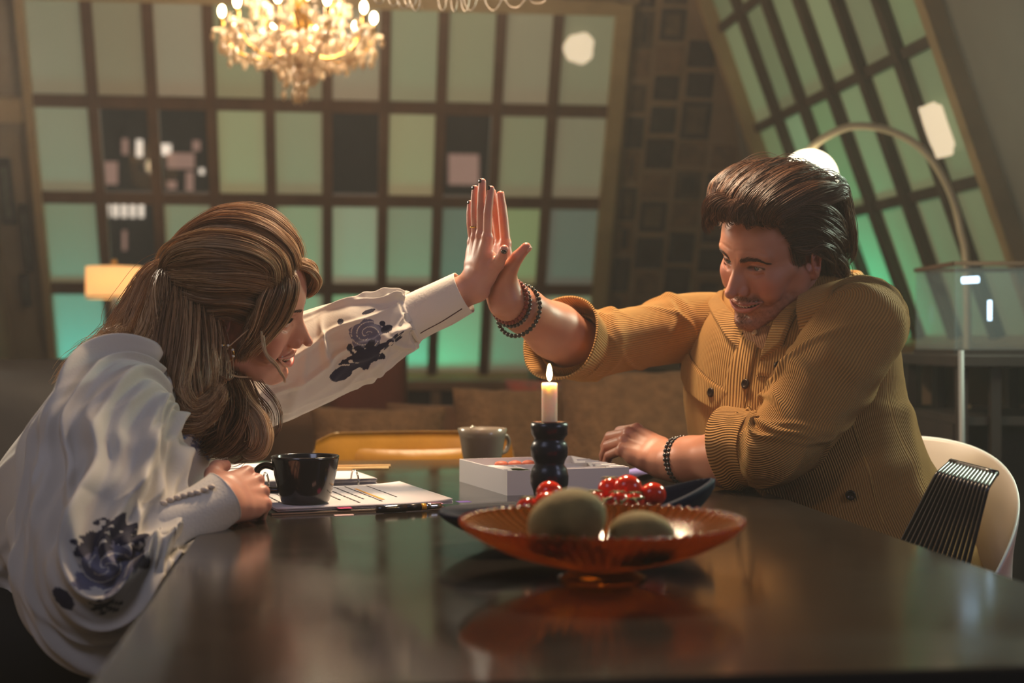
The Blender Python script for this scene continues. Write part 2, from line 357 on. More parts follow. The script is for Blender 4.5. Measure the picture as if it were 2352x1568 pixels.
# framed pictures at the left
m_fr = mat('black_frame', (30, 26, 24), .4); m_pic = mat('picture_grey', (96, 100, 92), .5, noise=(12, .6))
for (u0, u1, t0, t1, lab) in ((-1.50, -1.44, .43, .60, 'tall dark framed picture left of the back window, upper one'), (-1.42, -1.385, .30, .48, 'narrow grey framed picture close to the left edge of the back window'), (-1.45, -1.41, .20, .29, 'small dark framed picture left of the back window, lowest one')):
    f_ = mk('picture_frame', slab(BW, u0, u1, t0, t1, .002, .03), m_fr, smooth=False); tag(f_, lab, 'picture frame')
    mk('picture', slab(BW, u0+.012, u1-.012, t0+.02, t1-.02, .03, .032), m_pic, f_, smooth=False)
struct('trim_2', slab(BW, -1.56, UL-.045, .70, .76, 0, .06), m_frame, smooth=False)
# ------------------------------------------------------------------ table
m_table = mat('polished_dark_stone', (34, 30, 27), .12, noise=(2.2, .35), roughnoise=(3.5, .07, .20), spec=.75, mix2=(46, 40, 34))
m_blacks = mat('black_metal', (20, 19, 20), .35, metal=.6)
UT0, UT1, VT0, VT1 = -.179, .712, 1.036, 3.018
tb = thing('dining_table', 'long dark polished table between the two people', 'table', ((UT0+UT1)/2, (VT0+VT1)/2, 0), room=True)
hw, hl = (UT1-UT0)/2, (VT1-VT0)/2
mk('tabletop', box((-hw, -hl, TZ-.035), (hw, hl, TZ)), m_table, tb, smooth=False, bevel=.004)
mk('apron', join([box((-hw+.12, -hl+.10, TZ-.10), (hw-.12, -hl+.12, TZ-.0355)), box((-hw+.12, hl-.12, TZ-.10), (hw-.12, hl-.10, TZ-.0355)), box((-hw+.12, -hl+.12, TZ-.10), (-hw+.14, hl-.12, TZ-.0355)), box((hw-.14, -hl+.12, TZ-.10), (hw-.12, hl-.12, TZ-.0355))]), m_blacks, tb, smooth=False)
for sx in (-1, 1):
    for sy in (-1, 1):
        mk('leg', tube([(sx*(hw-.13), sy*(hl-.11), TZ-.10), (sx*(hw-.13), sy*(hl-.11), 0)], .022, 12), m_blacks, tb)
# ------------------------------------------------------------------ mustard chair at the far end
m_mus = mat('mustard_leather', (190, 132, 40), .34, noise=(9, .35), bump=(25, .5, .004)); m_pipe = mat('white_piping', (225, 200, 160), .5)
def chair_at(px, py, d, rot, name, label):
    p = P(px, py, d); return thing(name, label, 'chair', (p[0], p[1], 0), rot)
ch = chair_at(948, 1000, 3.28, YAW, 'dining_chair', 'mustard leather dining chair pushed in at the far end of the table')
def shellback(w, h, t, curve, nx=28, nz=12):
    V = []
    for s in (0, 1):
        for i in range(nx):
            x = -1+2*i/(nx-1)
            for j in range(nz):
                z = j/(nz-1); ww = w*(1-.10*(1-z)-.22*max(0, z-.72)**1.5/.15*abs(x)**2*.35)
                e = 1-abs(2*z-1)**6; e2 = (1-abs(x)**8)
                V.append((x*ww/2, curve*(x*x)*-1+(s-.5)*t*(.35+.65*e*e2), z*h-.05*h*max(0, abs(x)-.8)*5*z))
    V = arr(V); n = nx*nz; i = np.arange(nx-1)[:, None]; j = np.arange(nz-1)[None]
    q = np.stack([i*nz+j, (i+1)*nz+j, (i+1)*nz+j+1, i*nz+j+1], -1).reshape(-1, 4); F = [q, q[:, ::-1]+n]
    b = [i_*nz for i_ in range(nx)]+[(nx-1)*nz+j_ for j_ in range(1, nz)]+[i_*nz+nz-1 for i_ in range(nx-2, -1, -1)]+[j_ for j_ in range(nz-2, 0, -1)]
    b = np.array(b); F.append(np.stack([b, b+n, np.roll(b, -1)+n, np.roll(b, -1)], 1)[:, ::-1]); return V, F
mk('backrest', move(shellback(.475, .34, .05, .055), (0, 0, .463)), m_mus, ch, subsurf=1)
mk('back_cushion', move(cushion(.34, .22, .035), (.01, -.035, .66), rx=PI/2), m_mus, ch, subsurf=1)
mk('seat', move(cushion(.46, .44, .09, p=5), (0, -.24, .44)), m_mus, ch, subsurf=1)
for sx in (-1, 1):
    mk('piping', tube([(sx*.222, -.062, .70), (sx*.222, -.055, .755), (sx*.205, -.045, .785), (sx*.17, -.032, .80)], .005, 8, 12), m_pipe, ch)
    for yy in (-.42, -.06): mk('leg', tube([(sx*.17, yy, .42), (sx*.22, yy+(.04 if yy > -.2 else -.04), 0)], [.014, .009], 10, 6), m_blacks, ch)
# ------------------------------------------------------------------ white shell chair and smoked rod chair at the right
m_white = mat('white_plastic', (226, 220, 214), .35)
def surf(fn, nu, nv):
    V = arr([fn(i/(nu-1), j/(nv-1)) for i in range(nu) for j in range(nv)]); i = np.arange(nu-1)[:, None]; j = np.arange(nv-1)[None]
    return V, [np.stack([i*nv+j, (i+1)*nv+j, (i+1)*nv+j+1, i*nv+j+1], -1).reshape(-1, 4)]
p = P(2000, 1000, 2.52)
wc = thing('shell_chair', 'white moulded shell chair the bearded man sits on', 'chair', (.60, p[1], 0), .9)
def wshell(a, b):                                            # a: around from front left to front right, b: 0 centre of seat .. 1 rim
    th = (-.5+a)*4.2; back = max(0, math.cos(th*.75))
    r = .252*min(1, b*1.7)*(1+.02*b)+.03*max(0, b-.85)/.15*(1-back); top = .46+(.05+.32*back**.62)*max(0, b-.45)**1.25/.55**1.25
    return (r*math.cos(th)*1.0+.04*b*back, r*math.sin(th)*1.02, top)
mk('shell', surf(wshell, 49, 14), m_white, wc, solid=.008, subsurf=1)
for a in range(4):
    c_, s_ = math.cos(PI/4+a*PI/2), math.sin(PI/4+a*PI/2)
    mk('leg', tube([(c_*.08, s_*.08, .455), (c_*.23, s_*.23, 0)], [.012, .011], 10, 5), m_blacks, wc)
m_smoke = mat('smoked_rods', (40, 37, 38), .28, spec=.6)
rc = thing('rod_chair', 'dark glossy chair with a back of thin parallel rods by the table edge', 'chair', (0, 0, 0), 0)
TL, TR_ = P(2152, 1088, 2.02), P(2268, 1120, 1.92)           # bend of the back, far and near side
UL_, UR_ = P(2184, 1060, 2.07), P(2289, 1087, 1.97)          # top rail behind the bend
BL, BR = P(2062, 1262, 2.06), P(2214, 1335, 1.92)
nr = 15
for i in range(nr):
    k = i/(nr-1); a = TL*(1-k)+TR_*k; b = BL*(1-k)+BR*k; u_ = UL_*(1-k)+UR_*k; dn = (b-a)/np.linalg.norm(b-a); up_ = (u_-a)/np.linalg.norm(u_-a)
    pts = [u_, a+up_*.012, a+up_*.002+dn*.002, a+dn*.012, a+dn*.06, a+dn*.12, b, b+np.array([-.03, 0, -.06])+dn*.02, b+np.array([-.13, -.02, -.10]), b+np.array([-.38, -.06, -.09])]
    mk('rod', tube(pts, .0030, 8, 34), m_smoke, rc)
mk('top_rail', tube([UL_, UL_*.5+UR_*.5, UR_], .0048, 10, 6), m_smoke, rc)
mk('cross_rail', tube([BL*.9+TL*.1+(.006, 0, 0), BR*.9+TR_*.1+(.006, 0, 0)], .0035, 8, 4), m_smoke, rc)
for (q, sx) in ((BL, -1), (BR, 1)):
    for dx in (-.04, -.36):
        b_ = q+np.array([dx, -.05 if dx < -.1 else 0, -.16]); mk('leg', tube([b_+(0, 0, .01), (b_[0], b_[1], 0)], .006, 8), m_smoke, rc)
# ------------------------------------------------------------------ dark armchair far left
m_leather = mat('dark_brown_leather', (30, 20, 16), .5, noise=(5, .4), bump=(18, .4, .004)); m_wood = mat('walnut', (96, 62, 40), .4, noise=(7, .4))
p = P(30, 1000, 3.5); ac = thing('armchair', 'dark brown leather armchair behind the woman at the far left', 'armchair', (p[0]+.05, p[1]+.1, 0), .5)
mk('backrest', move(cushion(.56, .62, .16, p=5), (0, .16, .68), rx=PI/2-.2), m_leather, ac, subsurf=1)
mk('seat', move(cushion(.60, .60, .18, p=6), (0, -.16, .38)), m_leather, ac, subsurf=1)
for sx in (-1, 1):
    mk('armrest', move(box((-.04, -.34, .0), (.04, .22, .06)), (sx*.34, -.10, .52)), m_wood, ac, smooth=False, bevel=.01)
    for yy in (-.40, .16): mk('leg', box((sx*.34-.02, yy-.02, 0), (sx*.34+.02, yy+.02, .52)), m_wood, ac, smooth=False, bevel=.004)
mk('back_post', tube([(.31, .06, .30), (.30, .22, .985)], .014, 10), mat('pale_wood', (190, 140, 96), .5), ac)
# ------------------------------------------------------------------ low furniture under the window
m_sofa = mat('taupe_fabric', (104, 70, 46), .95, noise=(7, .25), bump=(60, .5)); m_fur = mat('sheepskin', (132, 94, 62), 1, noise=(28, .4), bump=(90, 1, .01))
m_rust = mat('rust_velvet', (112, 48, 30), .8, noise=(5, .3)); m_grid = mat('patterned_wool', (150, 62, 44), .9, noise=(16, .6), mix2=(60, 70, 66))
p = P(1250, 1000, 4.75); sf = thing('sofa', 'low taupe sofa full of cushions in front of the back window', 'sofa', (p[0], p[1], 0), YAW)
mk('seat', box((-1.0, -.42, .16), (.62, .36, .42)), m_sofa, sf, smooth=False, bevel=.04)
mk('backrest', move(cushion(1.62, .50, .20, nx=40, p=8), (-.19, .38, .52), rx=PI/2-.12), m_sofa, sf, subsurf=1)
mk('armrest', move(cushion(.80, .62, .20, p=6), (.72, -.02, .62), rx=PI/2, rz=PI/2), m_sofa, sf, subsurf=1)
for x in (-.9, .54):
    for y in (-.36, .3): mk('foot', lathe([(.02, 0), (.026, .16)], 10), m_blacks, sf).location = (x, y, 0)
def cush(px, py, d, w, h, t, m, rz, tilt, label, seed=0, fur=0):
    p = P(px, py, d); g = cushion(w, h, t, 30, 24, 2.1, seed); V = g[0]; 
    if fur: V = V*(1+.03*vnoise(V, 30, seed)[:, None])
    th = mk('cushion', move((V, g[1]), (0, 0, 0), rz=rz, rx=PI/2-tilt), m, subsurf=1); th.location = p; tag(th, label, 'cushion', 'cushions on the sofa')
cush(868, 1035, 4.35, .42, .28, .16, m_fur, .1, .3, 'light brown fluffy cushion on the sofa, behind the mustard chair at left', 1, 1)
cush(1045, 1030, 4.45, .44, .30, .15, m_sofa, .0, .3, 'plain taupe cushion behind the grey cup', 2)
cush(1190, 1015, 4.40, .40, .36, .16, m_fur, .15, .35, 'fluffy beige cushion leaning left of the candle', 3, 1)
cush(1310, 985, 4.60, .44, .34, .14, m_grid, -.1, .3, 'red patterned cushion behind the candle', 4)
cush(1465, 1010, 4.25, .50, .46, .20, m_fur, -.2, .35, 'big shaggy tan cushion right of the candle, above the resting hand', 5, 1)
p = P(860, 900, 5.6); ra = thing('lounge_chair', 'rust red velvet lounge chair below the back window', 'armchair', (p[0], p[1], 0), .3)
mk('backrest', move(cushion(.34, .62, .16, p=4), (0, .1, .72), rx=PI/2-.15), m_rust, ra, subsurf=1); mk('seat', move(cushion(.46, .46, .16, p=5), (0, -.16, .38)), m_rust, ra, subsurf=1)
for sx in (-1, 1):
    for yy in (-.3, .1): mk('leg', tube([(sx*.16, yy, .36), (sx*.19, yy, 0)], .013, 8), m_wood, ra)
m_sill = mat('bench_wood', (120, 88, 60), .6, noise=(6, .3))
p = P(1080, 880, 6.2); bn = thing('window_bench', 'narrow wooden bench with dark drawers under the back window', 'bench', (p[0], p[1], 0), YAW)
mk('top', box((-.66, -.16, .80), (.34, .22, .84)), m_sill, bn, smooth=False, bevel=.006)
mk('cabinet', box((-.62, -.12, .12), (.30, .20, .7995)), m_dark, bn, smooth=False, bevel=.004)
for x in (-.62, -.16, .30): mk('leg', box((x-.02, -.15, 0), (x+.02, -.115, .7995)), m_sill, bn, smooth=False)
p = P(1400, 885, 5.5); sp = thing('speaker_cabinet', 'long black cabinet behind the sofa, under the reaching sleeve', 'cabinet', (p[0], p[1], 0), YAW)
mk('body', box((-.30, -.14, .06), (.20, .14, .90)), m_blacks, sp, smooth=False, bevel=.01); mk('grille', box((-.28, -.15, .10), (.18, -.1405, .87)), m_dark, sp, smooth=False)
for x in (-.27, .17): mk('foot', lathe([(.02, 0), (.02, .06)], 10), m_blacks, sp).location = (x, 0, 0)
# ------------------------------------------------------------------ left table lamp
m_shade = mat('lamp_shade', (250, 214, 150), .9, emit=((255, 208, 140), .85), translucent=.3); m_brass = mat('brass', (190, 150, 80), .3, metal=1)
p = P(262, 690, 5.9)
sb = thing('side_table', 'small dark side table that holds the drum lamp', 'table', (p[0], p[1], 0), YAW)
mk('top', lathe([(.20, .55), (.20, .58)], 32), m_dark, sb, smooth=False); mk('stem', lathe([(.14, 0), (.14, .02), (.02, .03), (.02, .55)], 20), m_blacks, sb)
lm = thing('table_lamp', 'lit table lamp with a cream drum shade left of the blonde woman', 'lamp', (p[0], p[1], .58), YAW)
z0 = P(262, 685, 5.9)[2]-.58; z1 = P(262, 613, 5.9)[2]-.58
mk('base', lathe([(.07, 0), (.075, .02), (.05, .05), (.075, .16), (.05, .27), (.012, .30), (.012, z1+.01)], 24), m_blacks, lm)
mk('shade', lathe([(.112, z0), (.112, z1)], 40, False), m_shade, lm, solid=.003); mk('finial', ball((0, 0, z1+.022), .012), m_brass, lm)
mk('band', lathe([(.1145, z0), (.1145, z0+.008)], 40, False), mat('shade_band', (225, 180, 120), .8), lm)
light('table_lamp_light', 'POINT', (p[0], p[1], .58+(z0+z1)/2), 2.2, WARM, .04)
# ------------------------------------------------------------------ arc lamp
m_globe = mat('lit_globe', (255, 244, 220), .4, emit=((255, 240, 205), 5.0)); m_steel = mat('satin_steel', (225, 205, 170), .25, metal=1)
gx = P(1858, 410, 4.25); base = P(2215, 900, 4.35)
al = thing('arc_lamp', 'steel arc floor lamp with a glowing white globe behind the man', 'lamp', (base[0], base[1], 0), 0)
mk('base', lathe([(.15, 0), (.15, .04), (.02, .05)], 32), m_steel, al)
mk('arc', tube([base*[1, 1, 0]+(0, 0, .05), P(2222, 700, 4.35), P(2205, 520, 4.34), P(2170, 415, 4.33), P(2115, 340, 4.31), P(2040, 299, 4.29), P(1960, 290, 4.27), P(1895, 315, 4.26), P(1850, 352, 4.25)], .0115, 12, 60), mat('cream_enamel', (214, 198, 160), .35), al, world=True)
mk('globe', move(ball((0, 0, 0), .086, 32, 20), gx), m_globe, al, world=True); mk('socket', tube([P(1850, 352, 4.25), P(1852, 366, 4.25)], .016, 14), m_steel, al, world=True)
light('globe_light', 'POINT', gx, 7, (1, .93, .78), .085)
# ------------------------------------------------------------------ display case and cabinet at the right
m_case = mat('case_glass', (150, 170, 175), .05, alpha=.12, spec=.8); m_glint = mat('case_glint', (230, 240, 255), .4, emit=((190, 225, 255), 4.5))
q = P(2160, 615, 3.6); gc0 = P(2160, 795, 3.6); wc_ = .42
sd = thing('sideboard', 'dark open sideboard with pale back panels at the right', 'cabinet', (q[0]+.2, q[1], 0), 0)
zt = gc0[2]-.02
mk('top', box((-.22, -.2, zt-.03), (.55, .3, zt)), m_dark, sd, smooth=False, bevel=.004)
m_pale = mat('pale_panel', (140, 118, 92), .7, noise=(5, .3))
for (a, b) in ((-.165, -.14), (-.105, -.08), (-.06, .06), (.10, .20)): mk('panel', box((a, .28, zt-.14), (b, .285, zt-.032)), m_pale, sd, smooth=False)
for x in (-.2, -.12, .08, .52):
    for y in (-.17, .27): mk('leg', box((x-.012, y-.012, 0), (x+.012, y+.012, zt-.031)), m_dark, sd, smooth=False)
mk('shelf', box((-.2, -.17, zt-.17), (.52, .27, zt-.15)), m_dark, sd, smooth=False); mk('lower_cabinet', box((-.2, -.10, .08), (.52, .27, zt-.171)), m_dark, sd, smooth=False)
gc = thing('display_case', 'glass display case with a painted light reflection on the sideboard', 'display case', (q[0]+.2, q[1]+.02, zt), 0)
ht = q[2]-zt
x0, x1, y0, y1 = -.2, .30, -.14, .2
mk('glass', join([box((x0, y0, .012), (x1, y0+.004, ht)), box((x0, y0, .012), (x0+.004, y1, ht)), box((x1-.004, y0, .012), (x1, y1, ht)), box((x0, y1-.004, .012), (x1, y1, ht))]), m_case, gc, smooth=False)
mk('base', box((x0-.005, y0-.005, 0), (x1+.005, y1+.005, .012)), m_dark, gc, smooth=False)
mk('frame', join([box((x0-.004, y0-.004, ht), (x1+.004, y0+.008, ht+.01)), box((x0-.004, y1-.008, ht), (x1+.004, y1+.004, ht+.01)), box((x0-.004, y0, ht), (x0+.008, y1, ht+.01)), box((x1-.008, y0, ht), (x1+.004, y1, ht+.01))]), m_mull, gc, smooth=False)
mk('glint_bar', move(tube([(-.17, 0, 0), (-.13, 0, .002)], .008, 12), (0, -.10, ht-.035)), m_glint, gc); mk('glint_bar', move(tube([(0, 0, 0), (.0, 0, .05)], .005, 12), (-.085, -.05, .085)), m_glint, gc)  # glowing bars that stand for a light reflection in the glass
m_redc = mat('red_ceramic', (140, 52, 40), .45, noise=(9, .4))
rf = thing('teapot', 'red ceramic pot standing on top of the glass display case', 'pot', (q[0]+.375, q[1]+.1, zt+ht+.012), 0)
mk('tray', lathe([(.06, 0), (.085, .006), (.09, .022), (.084, .022), (.06, .010)], 30), mat('cream_tray', (190, 160, 125), .5), rf)
mk('body', lathe([(.045, .011), (.066, .03), (.062, .06), (.04, .078), (.03, .08)], 28), m_redc, rf); mk('lid', lathe([(.032, .080), (.022, .092), (.008, .098), (.012, .112), (.001, .118)], 20), m_redc, rf)
mk('handle', tube([(-.055, 0, .04), (-.09, 0, .05), (-.088, 0, .07), (-.05, 0, .068)], .006, 8, 16), m_redc, rf)
m_dull = mat('dull_grey_metal', (110, 108, 108), .55, metal=.4)
st = thing('microphone_stand', 'thin chrome stand in front of the sideboard', 'stand', tuple(P(2228, 1000, 3.2)*[1, 1, 0]), 0)
mk('pole', tube([(-.01, 0, .01), (-.02, 0, .99)], .007, 10), m_dull, st); mk('base', lathe([(.10, 0), (.10, .012), (.01, .02)], 24), m_dull, st)
# ------------------------------------------------------------------ chandelier
m_cry = mat('crystal', (255, 232, 196), .05, spec=1, alpha=.85, translucent=.55); m_bulb = mat('candle_bulb', (255, 240, 210), .3, emit=((255, 226, 170), 22)); m_gold = mat('gilt_brass', (200, 150, 70), .25, metal=1)
cc = P(686, 60, 4.9)
chd = thing('chandelier', 'lit crystal chandelier with candle bulbs hanging at the upper left', 'chandelier', tuple(cc), 0)
hr = np.random.default_rng(5)
mk('stem', lathe([(.012, -.14), (.05, -.10), (.02, -.05), (.055, .0), (.02, .06), (.035, .12), (.012, .2), (.008, 3.05-cc[2])], 20), m_gold, chd)
mk('crown', lathe([(.10, .16), (.12, .17), (.10, .18)], 24, False), m_gold, chd, solid=.003)
def drop(c, s):                                              # faceted crystal drop hanging from c
    return lathe([(.0005, 0), (.25*s, -.3*s), (.42*s, -.8*s), (.30*s, -1.25*s), (.0005, -1.6*s)], 6, False)[0]+np.array(c), lathe([(.0005, 0), (.25*s, -.3*s), (.42*s, -.8*s), (.30*s, -1.25*s), (.0005, -1.6*s)], 6, False)[1]
RAD = 262*4.9/FPX*.66
for tier, (nA, rr, zz) in enumerate([(10, RAD, -.035), (6, RAD*.62, .075)]):
    for a in range(nA):
        th = a*2*PI/nA+.2+tier*.3; c_, s_ = math.cos(th), math.sin(th); e = np.array((rr*c_, rr*s_, zz))
        mk('arm', tube([(.02*c_, .02*s_, -.06+.1*tier), (.4*rr*c_, .4*rr*s_, -.12+.1*tier), (.8*rr*c_, .8*rr*s_, -.10+.1*tier), e*[1, 1, 0]+(0, 0, zz)], .005, 8, 14), m_gold, chd)
        cup = mk('drip_pan', move(lathe([(.005, 0), (.03, .006), (.034, .012)], 16, False), e), m_cry, chd)
        mk('candle_sleeve', move(lathe([(.008, 0), (.008, .045)], 10), e+(0, 0, .006)), m_gold, cup)
        mk('bulb', move(ball((0, 0, .02), .012, 12, 8, (1, 1, 1.7)), e+(0, 0, .055)), m_bulb, cup)
        g = [drop(e+(.03*math.cos(k*PI/2+th), .03*math.sin(k*PI/2+th), .006-.0), .022) for k in range(4)]+[drop(e+(0, 0, -.02), .035)]
        mk('crystal_drops', join(g), m_cry, cup, smooth=False)
g = []
for k in range(250):                                         # strings and swags of crystals
    th = hr.uniform(0, 2*PI); r_ = RAD*hr.uniform(.15, 1.02)
    g.append(drop((r_*math.cos(th), r_*math.sin(th), -.06-.06*(1-r_/RAD)+hr.uniform(-.05, .09)), hr.uniform(.017, .031)))
for k in range(16):
    th = hr.uniform(0, 2*PI); r_ = RAD*.28*hr.uniform(.2, 1); L_ = hr.integers(3, 6)
    for j in range(L_): g.append(drop((r_*math.cos(th), r_*math.sin(th), -.12-j*.026), .015 if j < L_-1 else .024))
for k in range(22):
    th = hr.uniform(0, 2*PI); r_ = RAD*hr.uniform(.6, .95); L_ = hr.integers(2, 4)
    for j in range(L_): g.append(drop((r_*math.cos(th), r_*math.sin(th), -.075-j*.024), .014 if j < L_-1 else .022))
o = mk('crystal_strings', join(g), m_cry, chd, smooth=False); o['kind'] = 'stuff'
g = []
for a in range(10):
    th = a*2*PI/10+.2; t2 = th+2*PI/10
    for s in (0, 1):
        A_ = np.array((RAD*math.cos(th), RAD*math.sin(th), -.03)); B_ = np.array((RAD*math.cos(t2), RAD*math.sin(t2), -.03)) if s == 0 else np.array((.1*math.cos(th), .1*math.sin(th), .17))
        for k in range(12):
            t_ = k/11; q_ = A_*(1-t_)+B_*t_; q_[2] -= (.05 if s == 0 else .07)*4*t_*(1-t_); g.append(ball(q_, .0055, 6, 4))
o = mk('bead_swags', join(g), m_cry, chd, smooth=False); o['kind'] = 'stuff'
light('chandelier_light', 'POINT', tuple(cc+(0, 0, .05)), 64, WARM2, .16)
# ------------------------------------------------------------------ wire pendant just under the ceiling line
m_wire = mat('wire', (205, 195, 180), .3, metal=1)
wp = thing('wire_pendant', 'pendant of thin looping wires at the top edge of the picture', 'pendant lamp', tuple(P(1050, -40, 3.3)), 0)
c0 = P(1050, -40, 3.3); g = []
mk('cord', tube([(0, 0, .05), (0, 0, 3.05-c0[2])], .003, 6), m_blacks, wp)
for k, (xa, xb, yb, dd) in enumerate([(858, 884, 8, 0), (892, 915, 14, .04), (910, 945, 20, .06), (925, 960, 16, -.03), (940, 968, 25, .0), (1006, 1026, 24, .03), (1036, 1050, 26, .05), (1058, 1078, 26, -.02), (1062, 1098, 24, .02), (1108, 1156, 24, .0), (1152, 1212, 19, .02), (1150, 1214, 17, .04), (1208, 1262, 8, -.02)]):
    A_, B_, M_ = P(xa, -30, 3.3+dd), P(xb, -30, 3.3+dd), P((xa+xb)/2, yb, 3.3+dd)
    mk('wire_loop', tube([(0, 0, .05), (A_-c0)*.6+(0, 0, .06), A_-c0, (A_*.5+M_*.5-c0)+(-.003, 0, -.012), M_-c0, (B_*.5+M_*.5-c0)+(.003, 0, -.012), B_-c0, (B_-c0)*.6+(0, 0, .07), (0, 0, .05)], .0011, 6, 50), m_wire, wp)

p = P(2375, 1300, 2.5); po = thing('pouf', 'orange round pouf at the right edge below the rod chair', 'pouf', (p[0]+.19, p[1]-.05, 0), 0)
mk('seat', lathe([(.001, .06), (.16, .06), (.19, .12), (.20, .30), (.19, .52), (.16, .60), (.001, .62)], 40), mat('orange_fabric', (190, 96, 36), .8, noise=(12, .3)), po)
for a in range(4): mk('foot', tube([(.11*math.cos(a*PI/2), .11*math.sin(a*PI/2), .065), (.12*math.cos(a*PI/2), .12*math.sin(a*PI/2), 0)], .014, 10), m_blacks, po)
# ------------------------------------------------------------------ modelling by distance fields (smoothly joined flesh and cloth)
def smin(a, b, k):
    h = np.clip(.5+.5*(b-a)/k, 0, 1); return b*(1-h)+a*h-k*h*(1-h)
def smax(a, b, k): return -smin(-a, -b, k)
def sph(p, c, r): return np.sqrt(((p-np.asarray(c, p.dtype))**2).sum(1))-r
def ell(p, c, r, R_=None):
    q = p-np.asarray(c, p.dtype)
    if R_ is not None: q = q@np.asarray(R_, p.dtype)
    r = np.asarray(r, p.dtype); k0 = np.sqrt(((q/r)**2).sum(1)); k1 = np.sqrt(((q/(r*r))**2).sum(1))+1e-9
    return k0*(k0-1)/k1
def cap(p, a, b, r1, r2=None):
    a = np.asarray(a, p.dtype); b = np.asarray(b, p.dtype); r2 = r1 if r2 is None else r2
    ba = b-a; pa = p-a; h = np.clip((pa@ba)/(ba@ba+1e-12), 0, 1); return np.sqrt(((pa-h[:, None]*ba)**2).sum(1))-(r1+(r2-r1)*h)
def chainf(p, pts, rs, k=0):
    d = None
    for i in range(len(pts)-1):
        e = cap(p, pts[i], pts[i+1], rs[i], rs[i+1]); d = e if d is None else (np.minimum(d, e) if k == 0 else smin(d, e, k))
    return d
def curvef(p, pts, rs, n=14):
    C = spline(np.column_stack([pts, rs]), n); return chainf(p, C[:, :3], C[:, 3])
def rboxf(p, c, h, r, R_=None):
    q = p-np.asarray(c, p.dtype)
    if R_ is not None: q = q@np.asarray(R_, p.dtype)
    q = np.abs(q)-(np.asarray(h, p.dtype)-r); return np.sqrt((np.maximum(q, 0)**2).sum(1))+np.minimum(q.max(1), 0)-r
def sdfmesh(f, lo, hi, h, newton=2):
    lo = np.array(lo, float); hi = np.array(hi, float); nb = np.ceil((hi-lo)/(8*h)).astype(int); n = nb*8
    D = np.full(n, 1., np.float32)
    bc = np.stack(np.meshgrid(*[np.arange(k) for k in nb], indexing='ij'), -1).reshape(-1, 3)
    cen = lo+(bc*8+3.5)*h; dv = f(cen.astype(np.float32)); act = np.abs(dv) < 8*h*1.35
    loc = np.stack(np.meshgrid(*[np.arange(8)]*3, indexing='ij'), -1).reshape(-1, 3)
    for b, v in zip(bc[~act], dv[~act]):
        if v < 0: D[b[0]*8:b[0]*8+8, b[1]*8:b[1]*8+8, b[2]*8:b[2]*8+8] = -1
    B = bc[act]
    for s in range(0, len(B), 400):
        q = B[s:s+400]; idx = (q[:, None]*8+loc[None]).reshape(-1, 3); val = f((lo+idx*h).astype(np.float32))
        D[idx[:, 0], idx[:, 1], idx[:, 2]] = val
    S = D < 0
    c = np.zeros(tuple(n-1), np.int8)
    for dx in (0, 1):
        for dy in (0, 1):
            for dz in (0, 1): c += S[dx:n[0]-1+dx, dy:n[1]-1+dy, dz:n[2]-1+dz]
    cells = np.argwhere((c > 0) & (c < 8)); vid = np.full(tuple(n-1), -1, np.int32); vid[tuple(cells.T)] = np.arange(len(cells))
    acc = np.zeros((len(cells), 3)); cnt = np.zeros(len(cells))
    co = [(i, j, k) for i in (0, 1) for j in (0, 1) for k in (0, 1)]
    for a in co:
        for b in co:
            if a < b and sum(abs(x-y) for x, y in zip(a, b)) == 1:
                A_ = D[cells[:, 0]+a[0], cells[:, 1]+a[1], cells[:, 2]+a[2]]; B_ = D[cells[:, 0]+b[0], cells[:, 1]+b[1], cells[:, 2]+b[2]]
                m = (A_ < 0) != (B_ < 0); t = np.where(m, A_/(A_-B_+1e-12), 0)
                pos = np.array(a)[None]*(1-t[:, None])+np.array(b)[None]*t[:, None]; acc[m] += pos[m]; cnt[m] += 1
    V = lo+(cells+acc/cnt[:, None])*h; Fs = []
    for ax in range(3):
        o1, o2 = [(1, 2), (2, 0), (0, 1)][ax]; s0 = [slice(None)]*3; s1 = [slice(None)]*3; s0[ax] = slice(0, -1); s1[ax] = slice(1, None)
        A_ = S[tuple(s0)]; B_ = S[tuple(s1)]; e = np.argwhere(A_ != B_); e = e[(e[:, o1] > 0) & (e[:, o2] > 0) & (e[:, o1] < n[o1]-1) & (e[:, o2] < n[o2]-1)]
        def at(d1, d2):
            q = e.copy(); q[:, o1] -= d1; q[:, o2] -= d2; return vid[tuple(q.T)]
        q = np.stack([at(1, 1), at(0, 1), at(0, 0), at(1, 0)], 1); fl = ~A_[tuple(e.T)]; q[fl] = q[fl][:, ::-1]; Fs.append(q)
    F = np.vstack(Fs); F = F[(F >= 0).all(1)]
    for _ in range(newton):
        v = V.astype(np.float32); e = h*.5; g = np.stack([f(v+np.eye(3, dtype=np.float32)[i]*e)-f(v-np.eye(3, dtype=np.float32)[i]*e) for i in range(3)], 1)/(2*e)
        d = f(v); gl = (g**2).sum(1)+1e-6; V = V-np.clip((d/gl)[:, None]*g, -h*.7, h*.7)*.9
    return V, [F]
def rotm(ax, ang):
    return np.array(Matrix.Rotation(ang, 3, ax))
